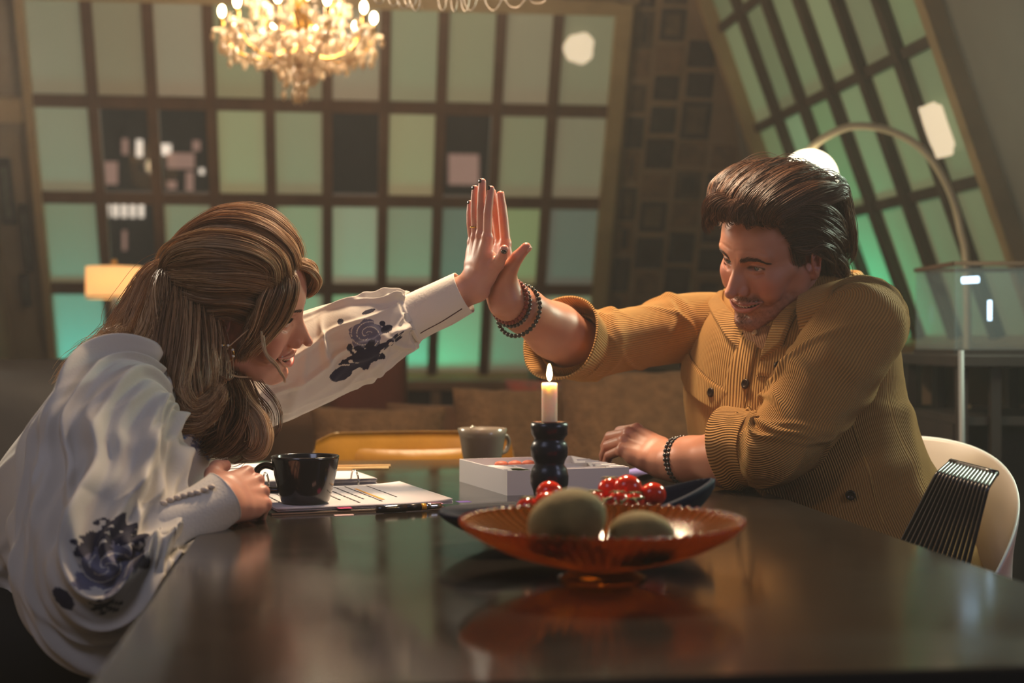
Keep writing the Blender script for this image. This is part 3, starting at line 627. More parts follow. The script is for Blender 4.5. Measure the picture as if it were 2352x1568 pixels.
# --- a head in its own frame: x forward, y left, z up, origin midway between the ears at eye height
def headf(p, man=True, smile=1.0, mouth_open=.5):
    y = np.abs(p[:, 1]); q = p.copy(); q[:, 1] = y
    w = 1.0 if man else .95
    d = ell(q, (-.012, 0, .040), (.098, .076*w, .088))                         # cranium
    d = smin(d, ell(q, (.032, 0, .018), (.058, .058*w, .060)), .03)            # forehead
    d = smin(d, ell(q, (.034, 0, -.040), (.050, .052*w, .062)), .03)           # mid face
    jr = .017 if man else .013
    d = smin(d, chainf(q, [(-.004, .057*w, -.035), (.010, .054*w, -.075), (.070, .014, -.106)], [.018, jr, jr]), .03)
    d = smin(d, ell(q, (.036, 0, -.085), (.044, .040, .026)), .02)             # floor of the mouth
    d = smin(d, ell(q, (.084 if man else .079, 0, -.105 if man else -.103), (.014, .019 if man else .015, .014)), .014)   # chin
    d = smin(d, sph(q, (.058, .040*w, -.036+.004*smile), .023), .016)          # cheeks lifted by the smile
    d = smin(d, cap(q, (.030, .060*w, -.012), (.060, .046*w, -.022), .011), .018)
    d = smin(d, cap(q, (.083, .012, .021), (.068, .046, .022), .0075 if man else .004), .012)    # brow
    d = smax(d, -ell(q, (.098, .032, .002), (.020, .019, .0115)), .012)        # eye sockets
    d = smin(d, sph(q, (.0670, .0315, .0005), .0142), .004)                    # lids
    d = smax(d, -ell(q, (.0835, .0318, -.0002), (.013, .0132, .0040)), .0016)  # lid opening
    d = smin(d, chainf(q, [(.080, 0, .018), (.0905, 0, -.004), (.1060, 0, -.030), (.1125, 0, -.0385)], [.0085, .0072, .0092, .0100] if man else [.007, .0055, .007, .0075]), .010)  # nose
    d = smin(d, ell(q, (.0935, .0125, -.0415), (.0110, .0068, .0078)), .006)    # wings
    d = smin(d, ell(q, (.0960, .0, -.0455), (.008, .004, .005)), .006)
    d = smin(d, ell(q, (.0880, .0060, -.0290), (.0150, .0085, .0160)), .008)
    d = smax(d, -ell(q, (.0985, .0065, -.0490), (.0052, .0032, .0042)), .002)  # nostrils
    d = smin(d, ell(q, (.068, 0, -.070), (.0255, .034, .021)), .012)           # muzzle
    if man: d = smin(d, cap(q, (.087, 0, -.0575), (.082, .018, -.0555), .004), .008)
    # folds from the nose to past the mouth corners, lid crease, lines by the eye and on the forehead
    d = smax(d, -chainf(q, [(.0965, .0205, -.040), (.0860, .0360, -.054), (.0730, .0465, -.074), (.068, .0465, -.086)], [.0022, .0030, .0028, .0012]), .008)
    d = smin(d, sph(q, (.062, .0440, -.050), .014), .012)
    d = smax(d, -chainf(q, [(.0835, .0205, .0065), (.0828, .030, .0098), (.0740, .044, .0060)], [.0009, .0010, .0006]), .003)
    d = smax(d, -chainf(q, [(.0855, .0215, -.0085), (.0820, .033, -.0125), (.0740, .043, -.0090)], [.0008, .0012, .0008]), .005)
    if man:
        for zz, rr in ((.046, .0009), (.057, .0008), (.036, .0007)):
            d = smax(d, -chainf(q, [(.0960, .004, zz-.003), (.0935, .020, zz), (.0850, .040, zz-.001), (.074, .052, zz-.008)], [rr*.6, rr, rr, rr*.5]), .004)
        for dz in (-.006, 0, .006): d = smax(d, -cap(q, (.0640, .0505, dz*.6), (.0520, .0590, dz*1.7), .0006), .003)
        d = smax(d, -cap(q, (.097, .004, .010), (.0975, .0055, .026), .0008), .003)
    mw = .0375*smile+.026*(1-smile)
    mx = lambda t: .0935-(t/mw)**2*.0145
    zc = lambda t: -.0715+.0105*smile*(t/mw)**2
    ts = [0, .25*mw, .5*mw, .75*mw, mw]
    op = .0016+.0058*mouth_open
    up_ = [(mx(t)+.0012, t, zc(t)+(op+.0026)*(1-(t/mw)**2)+.0006) for t in ts]; lo_ = [(mx(t)-.0002, t, zc(t)-(op+.0042)*(1-(t/mw)**2)-.0002) for t in ts]
    d = smin(d, chainf(q, up_, [.0034, .0037, .0034, .0028, .0016]), .0030)
    d = smin(d, chainf(q, lo_, [.0050, .0049, .0042, .0030, .0016]), .0035)
    tt = np.clip(q[:, 1]/mw, 0, 1); lens = np.abs(q[:, 2]-(-.0715+.0105*smile*tt*tt))-op*(1-tt**2)-.0004
    slit = np.maximum(np.maximum(lens, q[:, 1]-mw*.985), np.maximum(.060-q[:, 0], q[:, 0]-.12))
    d = smax(d, -slit, .0012)
    d = smax(d, -ell(q, (.068, 0, -.071), (.0215, .029, .0105)), .0015)        # inside of the mouth
    d = smax(d, -cap(q, (.1000, 0, -.0535), (.0980, 0, -.0615), .0016), .004)  # philtrum
    d = smax(d, -ell(q, (.0945, 0, -.0905), (.009, .015, .004)), .008)         # dip under the lip
    d = smin(d, sph(q, (.0640, .0430, -.0630), .0060), .006)                   # corner of the smile
    # ear
    ec = np.array((-.010, .0755*w, -.012)); Re = rotm('Z', .42)@rotm('Y', .18)
    e = ell(q, ec+(-.006, .004, 0), (.0185, .0065, .031), Re)
    e = smin(e, ell(q, ec+(-.002, .001, -.024), (.009, .0055, .011), Re), .006)
    e = smax(e, -ell(q, ec+(-.001, .0105, .004), (.0105, .0065, .0205), Re), .003)
    e = smax(e, -ell(q, ec+(.004, .004, -.006), (.006, .010, .008), Re), .003)
    e = smin(e, curvef(q, [ec+(.006, .006, .006), ec+(-.004, .009, .016), ec+(-.011, .010, .008), ec+(-.009, .009, -.008)], [.002, .0022, .0022, .0018], 8), .002)
    d = smin(d, e, .006)
    return d
def surfx(y, z, man=True, smile=1.0, mo=.5):
    y = np.atleast_1d(y).astype(float); z = np.atleast_1d(z).astype(float); x = np.full(len(y), .135)
    for _ in range(40): x = x-np.clip(headf(np.stack([x, y, z], 1), man, smile, mo), -.01, .01)*.8
    return x
def eye_parts(M, parent, look=(1, 0, 0), iris=(70, 96, 100)):
    out = []
    for s in (-1, 1):
        c = np.array((.0665, s*.0315, .0005)); lk = np.array(look, float); lk /= np.linalg.norm(lk)
        V, F = ball((0, 0, 0), .01235, 32, 24); V2 = V/np.linalg.norm(V, axis=1, keepdims=True)
        cosang = V2@lk; V = V+V2*(np.clip((cosang-.88)/.12, 0, 1)[:, None]*.0007)
        col = np.tile(lin((226, 214, 204)), (len(V), 1)); col[cosang > .885] = lin(iris); col[cosang > .972] = lin((8, 8, 8)); col[(cosang > .875) & (cosang < .89)] = lin((30, 36, 38))
        e = mk('eye', ((V+c)@M[:3, :3].T+M[:3, 3], F), mat('eyeball', (230, 220, 210), .06, attr='col', spec=.8, coat=.5), parent, cattrs={'col': col}, world=True); out.append(e)
    return out
# --- a hand: palm frame with x to the fingertips, y to the thumb side, z out of the back of the hand
def handf(joints, palm, thumb, M, sc=1.0):
    """joints: four fingers, each (base, [pitch x3], spread, lengths, radius) ; returns a field in world space"""
    segs = []
    for base, pit, spr, ln, r in joints:
        pt = [np.array(base, float)]; a = 0
        for k in range(3):
            a += pit[k]; dirv = np.array((math.cos(a)*math.cos(spr), math.cos(a)*math.sin(spr), -math.sin(a))); pt.append(pt[-1]+dirv*ln[k])
        segs.append((pt, [r*1.04, r*1.0, r*.93, r*.80]))
    Mi = np.linalg.inv(M)
    def f(P_):
        q = (P_@Mi[:3, :3].T.astype(np.float32)+Mi[:3, 3].astype(np.float32))/sc
        d = None
        for pts, rs in palm:
            e = chainf(q, pts, rs, .004); d = e if d is None else smin(d, e, .012)
        for pt, rs in segs:
            e = chainf(q, pt, rs)
            kn = sph(q, pt[0]+np.array((0, 0, .003)), rs[0]*.86); e = smin(e, kn, .004)
            d = smin(d, e, .0045)
        pt, rs = thumb; e = chainf(q, pt, rs, .003); d = smin(d, e, .008)
        for base, pit, spr, ln, r in joints:                # tendons on the back
            d = smin(d, cap(q, np.array(base)+(-.004, 0, .0055), (.012, base[1]*.35, .010), .0026, .0018), .006)
        return d*sc
    tips = [(M[:3, :3]@(pt[3]*sc)+M[:3, 3], M[:3, :3]@((pt[3]-pt[2])/np.linalg.norm(pt[3]-pt[2])), rs[3]*sc) for pt, rs in segs]
    f.segs = [([M[:3, :3]@(np.asarray(p)*sc)+M[:3, 3] for p in pt], [r*sc for r in rs]) for pt, rs in segs+[thumb]]
    return f
def frame3(o, x, z):
    x = np.array(x, float); x /= np.linalg.norm(x); z = np.array(z, float); z = z-x*(z@x); z /= np.linalg.norm(z); y = np.cross(z, x)
    M = np.eye(4); M[:3, 0] = x; M[:3, 1] = y; M[:3, 2] = z; M[:3, 3] = o; return M
# --- hair as many fine tapered strands
def strands(guides, n, width, sd=0, rad=.0011, seg=22, clump=.6, wave=0, tip=.35, tone=(0, 1), flat=1.0, fly=0):
    """guides: list of polylines (k,3) with per-guide half-width; children scattered around them"""
    r_ = np.random.default_rng(sd); G = [spline(g, seg) for g in guides]; Vs = []; Fs = []; T_ = []; U_ = []; nv = 0; m = 3
    wg = np.array([np.linalg.norm(np.diff(g, axis=0), axis=1).sum() for g in G]); wg = wg/wg.sum()
    pair = len(G) > 1
    C = np.zeros((n, seg, 3)); t = np.linspace(0, 1, seg); w = width if np.isscalar(width) else np.interp(t, np.linspace(0, 1, len(width)), width)
    w = np.ones(seg)*w; per = 15; nc = max(1, n//per); k = 0
    for c_ in range(nc):
        if pair:
            a = (c_+r_.uniform(0, 1))/nc*(len(G)-1); i0 = min(int(a), len(G)-2); fr = a-i0; g = G[i0]*(1-fr)+G[i0+1]*fr
        else: g = G[0]
        tt, N_, B_ = frames(g); a1, a2 = r_.normal(0, .5, 2); ph = r_.uniform(0, 6.28, 2); am = wave*r_.uniform(.5, 1.5); fq = r_.uniform(.7, 1.7)
        ctr = g+(a1*N_+a2*flat*B_)*(w*(1-.25*clump*t))[:, None]+(np.sin(fq*6.28*t+ph[0])[:, None]*N_+np.cos(fq*5.6*t+ph[1])[:, None]*B_)*(am*np.minimum(t*2, 1))[:, None]
        cw = w.mean()*.28
        for _ in range(per if c_ < nc-1 else n-k):
            b1, b2 = r_.normal(0, 1, 2); p1 = r_.uniform(0, 6.28); f1_ = r_.uniform(.5, 2.2)
            off = (b1*N_+b2*flat*B_)*(cw*(1-clump*t**.7))[:, None]+(np.sin(f1_*6.28*t+p1)[:, None]*B_+np.cos(f1_*5*t+p1)[:, None]*N_)*(wave*.25*np.minimum(t*2, 1))[:, None]
            if fly and r_.random() < .07: off = off*(1+6*fly*r_.random()*t[:, None]**2)
            L_ = r_.uniform(1-tip, 1); c = ctr+off
            if tip: c = np.stack([np.interp(t*L_, t, c[:, j]) for j in range(3)], 1)
            C[k] = c; k += 1
            if k >= n: break
        if k >= n: break
    cl_t = np.repeat(r_.uniform(0, 1, nc+2), per)[:n]
    tang = np.gradient(C, axis=1); tang /= np.linalg.norm(tang, axis=2, keepdims=True)+1e-9
    ref = np.array((0.2, 1, .3)); N_ = np.cross(tang, ref); N_ /= np.linalg.norm(N_, axis=2, keepdims=True)+1e-9; B_ = np.cross(tang, N_)
    rr = rad*r_.uniform(.6, 1.3, (n, 1, 1, 1))*(np.minimum(1, (1-t)*6+.15)*np.minimum(1, t*8+.3))[None, :, None, None]
    a = np.arange(m)*2*PI/m
    V = C[:, :, None]+rr*(np.cos(a)[None, None, :, None]*N_[:, :, None]+np.sin(a)[None, None, :, None]*B_[:, :, None])
    f1 = gridf(seg, m); F = (f1[None]+(np.arange(n)*seg*m)[:, None, None]).reshape(-1, 4)
    ton = np.repeat(tone[0]+(tone[1]-tone[0])*(.55*cl_t+.45*r_.uniform(0, 1, n)), seg*m); u = np.tile(np.repeat(t, m), n)
    return (V.reshape(-1, 3), [F]), ton, u
def joinh(L_):
    g = join([x[0] for x in L_]); return g, np.concatenate([x[1] for x in L_]), np.concatenate([x[2] for x in L_])
def hairmat(name, c1, c2, c3, rough=.32):
    m = mat(name, c1, rough, attr='col', spec=.45, aniso=.0); return m
def haircol(ton, u, pal):
    pal = [lin(c) for c in pal]; x = np.clip(ton, 0, .999)*(len(pal)-1); i = x.astype(int); f = (x-i)[:, None]; pa = np.array(pal)
    return pa[i]*(1-f)+pa[i+1]*f
# ------------------------------------------------------------------ cloth as lofted shells with folds
class Loft:
    def __init__(s, rows, axis, ns, nt, p=2.2, disp=None, start=0.0, th_off=0.0, arc=None):
        """rows: (x,y,z,a,b) along the limb; axis: direction(s) of the 'a' half-axis"""
        Rw = np.array(rows, float); C = spline(Rw, ns); ax = np.array(axis, float)
        ax = np.tile(ax, (ns, 1)) if ax.ndim == 1 else spline(ax, ns)
        t = np.gradient(C[:, :3], axis=0); t /= np.linalg.norm(t, axis=1, keepdims=True)
        if getattr(s, 'flat', False): pass
        A = ax-(ax*t).sum(1, keepdims=True)*t; A /= np.linalg.norm(A, axis=1, keepdims=True); B = np.cross(t, A)
        th = np.linspace(0, 2*PI, nt)+th_off; c, n_ = np.cos(th), np.sin(th); e = 2/p
        cx = np.sign(c)*np.abs(c)**e; sx = np.sign(n_)*np.abs(n_)**e
        X = C[:, None, :3]+C[:, None, 3:4]*cx[None, :, None]*A[:, None]+C[:, None, 4:5]*sx[None, :, None]*B[:, None]
        s.S = np.linspace(0, 1, ns)[:, None]*np.ones((1, nt)); s.TH = np.ones((ns, 1))*th[None]
        s.X = X; s.C = C; s.normals()
        if disp is not None: s.X = s.X+s.N*disp(s.S, s.TH, s.X)[..., None]; s.normals()
        rm = arc or (np.linalg.norm(np.diff(s.X, axis=1), axis=2).sum(1).max()/(2*PI)); s.cu = s.TH*rm
    def normals(s):
        du = np.gradient(s.X, axis=0); Xp = np.concatenate([s.X[:, -2:-1], s.X, s.X[:, 1:2]], 1); dv = (Xp[:, 2:]-Xp[:, :-2])
        N = np.cross(dv, du); N /= np.linalg.norm(N, axis=2, keepdims=True)+1e-12
        cen = s.X.mean(1, keepdims=True)
        if ((s.X-cen)*N).sum() < 0: N = -N
        s.N = N
    def geo(s):
        ns, nt = s.X.shape[:2]; return s.X.reshape(-1, 3), [gridf(ns, nt, False)[:, ::-1]]
    def make(s, name, m, parent, solid=.0, cols=None, **k):
        ca = {'col': cols(s).reshape(-1, 3)} if cols is not None else None
        return mk(name, s.geo(), m, parent, attrs={'cu': s.cu.ravel()}, cattrs=ca, world=True, solid=solid, **k)
    def find(s, px, py):                                     # surface coordinates seen at a point of the photograph
        X = s.X; u = 1176+FPX*X[..., 0]/X[..., 1]; v = 784-FPX*(X[..., 2]-CAMZ)/X[..., 1]
        fac = (s.N*(X-np.array((0, 0, CAMZ)))).sum(-1) < 0
        d = np.hypot(u-px, v-py)+np.where(fac, 0, 1e5)
        return np.unravel_index(np.argmin(d), d.shape)
    def at(s, i, j, off=0.0):
        i = np.clip(i, 0, s.X.shape[0]-1.001); j = np.clip(j, 0, s.X.shape[1]-1.001); a = i.astype(int) if hasattr(i, 'astype') else int(i); b = j.astype(int) if hasattr(j, 'astype') else int(j)
        fi = np.asarray(i-a)[..., None]; fj = np.asarray(j-b)[..., None]
        def g(Q): return (Q[a, b]*(1-fi)+Q[a+1, b]*fi)*(1-fj)+(Q[a, b+1]*(1-fi)+Q[a+1, b+1]*fi)*fj
        n = g(s.N); n /= np.linalg.norm(n, axis=-1, keepdims=True); return g(s.X)+n*np.asarray(off)[..., None], n
    def patch(s, name, corners, m, parent, thick=.005, nu=30, nv=20, cux=None, rot=False, edge=2.0):
        """a flap of cloth lying on the shell; corners in photograph points, clockwise"""
        c = [np.array(s.find(*q), float) for q in corners]
        a = np.linspace(0, 1, nu)[:, None, None]; b = np.linspace(0, 1, nv)[None, :, None]
        ij = (c[0]*(1-a)+c[1]*a)*(1-b)+(c[3]*(1-a)+c[2]*a)*b
        e = np.minimum(np.minimum(a, 1-a)*nu, np.minimum(b, 1-b)*nv)[..., 0]; off = thick*np.clip(.35+e/edge*.65, 0, 1)
        top, _ = s.at(ij[..., 0], ij[..., 1], off); bot, _ = s.at(ij[..., 0], ij[..., 1], np.full(off.shape, -.004))
        V = np.vstack([top.reshape(-1, 3), bot.reshape(-1, 3)]); n = nu*nv
        i = np.arange(nu-1)[:, None]; j = np.arange(nv-1)[None]; q = np.stack([i*nv+j, (i+1)*nv+j, (i+1)*nv+j+1, i*nv+j+1], -1).reshape(-1, 4)
        bb = [k*nv for k in range(nu)]+[(nu-1)*nv+k for k in range(1, nv)]+[k*nv+nv-1 for k in range(nu-2, -1, -1)]+[k for k in range(nv-2, 0, -1)]; bb = np.array(bb)
        F = [q, q[:, ::-1]+n, np.stack([bb, bb+n, np.roll(bb, -1)+n, np.roll(bb, -1)], 1)[:, ::-1]]
        b_ = ij[..., 1].astype(int); cu = s.cu[0, 0]+(ij[..., 1]/(s.X.shape[1]-1))*(s.cu[0, -1]-s.cu[0, 0])
        if rot: cu = 2*ij[..., 0]*(np.linalg.norm(np.diff(s.X[:, 0], axis=0), axis=1).mean())
        return mk(name, (V, F), m, parent, attrs={'cu': np.tile(cu.ravel(), 2)}, world=True)
    def stitch(s, name, pts, m, parent, r=.0009, off=.0005, n=40):
        c = spline(np.array([s.find(*q) for q in pts], float), n); X, _ = s.at(c[:, 0], c[:, 1], np.full(n, off)); return mk(name, tube(X, r, 6), m, parent, world=True)
    def disc(s, name, px, py, r, h, m, parent, off=.004):
        i, j = s.find(px, py); X, N = s.X[i, j], s.N[i, j]; M = frame3(X+N*off, np.cross(N, (0.1, .2, .9)), N)
        V, F = lathe([(.0001, h*.6), (r*.55, h*.6), (r*.62, h), (r*.9, h), (r, h*.6), (r, 0)], 20, False); return mk(name, (V@M[:3, :3].T+M[:3, 3], F), m, parent, world=True)
def ridge(x, p=1.6): return (1-np.abs(np.sin(x)))**p
def win(s, c, w): return np.exp(-((s-c)/w)**2)
def adiff(a, b): return np.angle(np.exp(1j*(a-b)))
def folds(seed, n, s0, s1, amp, ws=(.01, .03), L=(.5, 1.2), slant=(-.3, .3), th=(0, 6.283)):
    """n long creases running around the limb between s0 and s1"""
    r_ = np.random.default_rng(seed); F_ = [(r_.uniform(s0, s1), r_.uniform(*th), r_.uniform(*ws), r_.uniform(*L), r_.uniform(*slant), amp*r_.uniform(.5, 1.2)) for _ in range(n)]
    def f(S, TH):
        o = np.zeros_like(S)
        for (sc, tc, w, l, sl, a) in F_:
            dt = adiff(TH, tc); o += a*np.exp(-((S-sc-sl*dt*.1-.012*np.sin(dt*3+sc*40))/w)**2)*np.exp(-(dt/l)**2)
        return o
    return f
def gathers(seed, n, amp):
    r_ = np.random.default_rng(seed); F_ = [(r_.uniform(0, 6.283), r_.uniform(.05, .14), amp*r_.uniform(.4, 1.2), r_.uniform(-1.2, 1.2), r_.uniform(2, 7), r_.uniform(0, 6)) for _ in range(n)]
    def f(S, TH):
        o = np.zeros_like(S)
        for (tc, w, a, tw, fr, ph) in F_: o += a*np.exp(-(adiff(TH, tc+tw*(S-.5)+.10*np.sin(fr*S*3+ph))/w)**2)*(.6+.4*np.sin(fr*S+ph))
        return o-o.mean()
    return f
# ------------------------------------------------------------------ things on the table
def onT(px, py): q = T(px, py); return float(q[0]), float(q[1]), TZ
# dark mug
m_mug = mat('charcoal_glaze', (34, 34, 38), .16, spec=.7, coat=.4)
mg = T(696, 1171); mgp = (float(mg[0]), float(mg[1])+.022, TZ+.0085)
mug = thing('mug', 'large charcoal mug held by the blonde woman', 'mug', mgp, 0)
mk('cup', lathe([(.001, .0), (.032, .0), (.036, .003), (.040, .016), (.046, .042), (.0505, .066), (.0508, .070), (.0496, .0708), (.0482, .069), (.0445, .042), (.036, .012), (.001, .008)], 64), m_mug, mug)
mk('handle', tube([(-.044, 0, .052), (-.060, 0, .056), (-.072, 0, .048), (-.072, 0, .032), (-.060, 0, .020), (-.038, 0, .018)], .0052, 12, 30), m_mug, mug)
mk('tea', lathe([(.001, .054), (.0455, .054)], 40, False), mat('tea', (60, 30, 14), .05), mug)
# grey cup
m_cup = mat('warm_grey_glaze', (128, 116, 104), .22, spec=.6, coat=.4)
q = T(1107, 1077); cp = (float(q[0]), float(q[1])+.03, TZ); cup = thing('cup', 'warm grey ceramic cup standing behind the white box', 'cup', cp, .75)
mk('cup_body', lathe([(.001, 0), (.032, 0), (.0345, .002), (.040, .028), (.0455, .060), (.0490, .078), (.0478, .0785), (.0440, .060), (.0385, .028), (.033, .008), (.001, .006)], 64), m_cup, cup)
mk('handle', tube([(.044, -.004, .062), (.060, -.006, .060), (.066, -.006, .046), (.058, -.005, .030), (.040, -.003, .026)], .0042, 10, 24), m_cup, cup)
mk('spoon', tube([(-.028, .0, .012), (-.030, .004, .05), (-.026, .004, .078), (-.022, .004, .083), (-.019, .003, .080)], .0012, 8, 20), mat('steel_spoon', (220, 215, 205), .15, metal=1), cup)
# candle and its turned holder
m_turn = mat('blue_black_iron', (28, 34, 48), .30, spec=.6, bump=(50, .5, .002), noise=(14, .35)); m_wax = mat('white_wax', (240, 228, 214), .45, translucent=.25, sss=1)
m_wax.node_tree.nodes['Principled BSDF'].inputs['Subsurface Scale'].default_value = .03; m_wax.node_tree.nodes['Principled BSDF'].inputs['Subsurface Radius'].default_value = (1, .55, .3)
CD = 1.94; cb = P(1262, 1205, CD); ch_ = thing('candle_holder', 'blue black turned candle holder in the middle of the table', 'candle holder', (float(cb[0]), float(cb[1]), TZ), 0)
zc = lambda py: CAMZ-(py-784)*CD/FPX-TZ; s_ = CD/FPX
prof = [(.001, 0), (30, 0), (40, .3), (43, 4)]; prof = [(.0001, 0), (.0250, 0), (.0262, .004), (.0245, zc(1170)), (.0200, zc(1150)), (.0222, zc(1128)), (.0258, zc(1110)), (.0262, zc(1092)), (.0240, zc(1076)), (.0200, zc(1066)), (.0212, zc(1058)), (.0250, zc(1046)), (.0258, zc(1028)), (.0232, zc(1016)), (.0204, zc(1010)), (.0216, zc(1004)), (.0252, zc(996)), (.0258, zc(980)), (.0252, zc(972)), (.0225, zc(969)), (.0115, zc(969)), (.0110, zc(975)), (.0001, zc(975))]
mk('holder_body', lathe(prof, 64), m_turn, ch_)
mk('rim', lathe([(.0118, zc(969.5)), (.0225, zc(968.5)), (.0118, zc(968))], 48, False), mat('copper_edge', (150, 100, 70), .4, metal=.8), ch_)
cd_ = thing('candle', 'short white burning candle in the blue black holder', 'candle', (float(cb[0]), float(cb[1]), TZ+zc(970)), 0)
hc = zc(880)-zc(970)
mk('wax', lathe([(.0001, -.003), (.0105, -.003), (.0107, .002), (.0108, hc-.001), (.0100, hc+.0005), (.0085, hc-.0005), (.0001, hc-.0015)], 40), m_wax, cd_)
mk('wick', tube([(0, 0, hc-.002), (0, 0, hc+.004), (.0008, 0, hc+.007)], .0006, 6), mat('wick', (20, 14, 12), .9), cd_)
m_flame = mat('flame', (255, 220, 140), .5, emit=((255, 214, 140), 30))
hf = zc(834)-zc(970)
mk('flame', move(lathe([(.0001, 0), (.0024, .003), (.0038, .008), (.0037, .012), (.0027, .018), (.0013, .023), (.0001, hf-hc-.003)], 20, False), (.0, 0, hc+.0025)), m_flame, cd_)
light('candle_light', 'POINT', (float(cb[0]), float(cb[1]), TZ+zc(850)), 2.2, (1, .60, .28), .005)
# white box with compartments
m_card = mat('white_card', (226, 222, 222), .65, bump=(80, .1, .0005))
A_ = np.array(onT(1165, 1138)); B_ = np.array(onT(1098, 1106)); C_ = np.array(T(1445, 1072, .04))*[1, 1, 0]+(0, 0, TZ)
ex = (C_-A_); wx = np.linalg.norm(ex); ex /= wx; ey = (B_-A_); wy = .25; rz = math.atan2(ex[1], ex[0])
bxt = thing('box', 'low white card box with compartments behind the candle holder', 'box', tuple(A_), rz)
H_ = .040; t_ = .0022
mk('bottom', box((0, 0, 0), (wx, wy, t_)), m_card, bxt, smooth=False)
for nm, lo, hi in (('front_wall', (0, 0, t_), (wx, t_, H_)), ('back_wall', (0, wy-t_, t_), (wx, wy, H_)), ('left_wall', (0, t_, t_), (t_, wy-t_, H_)), ('right_wall', (wx-t_, t_, t_), (wx, wy-t_, H_))): mk(nm, box(lo, hi), m_card, bxt, smooth=False)
mk('divider', box((t_, wy*.36, t_), (wx-t_, wy*.36+.0015, H_-.006)), m_card, bxt, smooth=False); mk('divider', box((t_, wy*.68, t_), (wx-t_, wy*.68+.0015, H_-.006)), m_card, bxt, smooth=False); mk('divider', box((wx*.34, t_, t_), (wx*.34+.0015, wy*.68, H_-.008)), m_card, bxt, smooth=False)
for k in range(5): mk('tab', box((wx-.030+k*.0, .008+k*.036, H_-.0005), (wx-.004, .012+k*.036+.006, H_+.0015)), m_card, bxt, smooth=False)
nap = mk('napkin', move(cushion(.115, .026, .014, 26, 12, 4), (wx*.17, wy*.46, H_-.010), rz=1.85), mat('white_napkin', (232, 228, 224), .9, bump=(60, .4)), None); nap.parent = None
nap.data.transform(world_of(bxt)); tag(nap, 'rolled white napkin lying in the white box', 'napkin')
for k, (x, y) in enumerate(((wx*.24, wy*.20), (wx*.28, wy*.26), (wx*.22, wy*.28))):
    lf = mk('herb_leaf', move(cushion(.030, .018, .005, 14, 10, 2), (x, y, .030+k*.002), rz=k*1.1, rx=.3), mat('green_leaf', (64, 88, 34), .5), None); lf.data.transform(world_of(bxt)); tag(lf, 'small green herb leaf in the white box', 'leaf', 'herb leaves in the white box')
for k in range(3):
    sn = mk('snack', move(ball((0, 0, 0), .010, 14, 10, (1.3, 1, .6)), (wx*.30+k*.026, wy*.84, .032)), mat('salmon_bite', (200, 104, 76), .5), None); sn.data.transform(world_of(bxt)); tag(sn, 'small salmon coloured bite in the back compartment of the white box', 'snack', 'bites in the white box')
# violet paper napkin under the resting hand
V = []; nx, ny = 22, 16; r0 = np.random.default_rng(4)
na, nb_ = np.array(onT(1448, 1104)), np.array(onT(1530, 1086))
for i in range(nx):
    for j in range(ny):
        x, y = i/(nx-1), j/(ny-1); p_ = na+(nb_-na)*x*1.1+np.array((-.012, .12, 0))*y; V.append((p_[0], p_[1], TZ+.0015+.007*abs(math.sin(5*x+3*y))*x*(1-x)*2+.001))
i = np.arange(nx-1)[:, None]; j = np.arange(ny-1)[None]
vn = mk('paper_napkin', (arr(V), [np.stack([i*ny+j, (i+1)*ny+j, (i+1)*ny+j+1, i*ny+j+1], -1).reshape(-1, 4)]), mat('violet_paper', (150, 140, 206), .7), solid=.0008); tag(vn, 'crumpled violet paper napkin between the white box and the resting hand', 'napkin')
# ring binder
m_paper = mat('paper_white', (226, 222, 224), .75); m_cover = mat('binder_cover', (22, 20, 22), .35); m_edge = mat('binder_edge', (176, 150, 124), .5)
p0 = np.array(onT(622, 1183)); p1 = np.array(onT(1012, 1166)); fx = p1-p0; rzb = math.atan2(fx[1], fx[0]); bw = .262
bd = thing('ring_binder', 'open ring binder with printed sheets lying under the mug', 'binder', tuple(p0), rzb)
D1 = .33; D2 = .66
mk('cover', join([box((0, 0, 0), (bw, D1-.02, .0028)), box((0, D1-.018, 0), (bw, D1+.018, .0028)), box((0, D1+.02, 0), (bw, D2, .0028))]), m_cover, bd, smooth=False, bevel=.0008)
mk('cover_edge', box((.001, -.0012, .0005), (bw-.001, .0, .0024)), m_edge, bd, smooth=False)
def stack(y0, y1, h, n, w0, w1, curl, name):
    g = []
    for k in range(n):
        V = []; o = .0012*math.sin(k*7.3); ng = 14
        for i in range(ng):
            for j in range(ng):
                x = w0+(w1-w0)*i/(ng-1)+o; y = y0+(y1-y0)*j/(ng-1)+o; V.append((x, y, .0036+h*k/n+curl*(max(0, i/(ng-1)-.7)/.3)**2*(.2+k/n)))
        i = np.arange(ng-1)[:, None]; j = np.arange(ng-1)[None]; g.append((arr(V), [np.stack([i*ng+j, (i+1)*ng+j, (i+1)*ng+j+1, i*ng+j+1], -1).reshape(-1, 4)]))
    return mk(name, join(g), m_paper, bd, solid=.0004)
pg = stack(.012, D1-.030, .0045, 7, .012, bw+.018, .004, 'front_pages'); stack(D1+.006, D2-.03, .012, 10, .004, bw-.012, .0, 'rear_pages')
m_text = mat('print_ink', (84, 82, 88), .8); m_hl = mat('highlighter', (240, 176, 84), .8)
rt = np.random.default_rng(6); zt_ = .0036+.0045*6/7+.0008; gt = []; gh = []
for c_ in range(13):                                          # text lines run away from the viewer, as the sheet is turned
    x = .03+c_*.0185; y = D1-.05
    if c_ % 5 == 4: continue
    for w_ in range(rt.integers(7, 14)):
        L_ = rt.uniform(.008, .022)
        if y-L_ < .03: break
        gt.append(box((x, y-L_, zt_), (x+.0026, y, zt_+.0002))); y -= L_+.005
for x in (.085, .185): gh.append(box((x, .07, zt_-.0001), (x+.0045, .24, zt_+.0001)))
mk('printed_lines', join(gt), m_text, pg, smooth=False)['kind'] = 'stuff'; mk('highlighter_marks', join(gh), m_hl, pg, smooth=False)
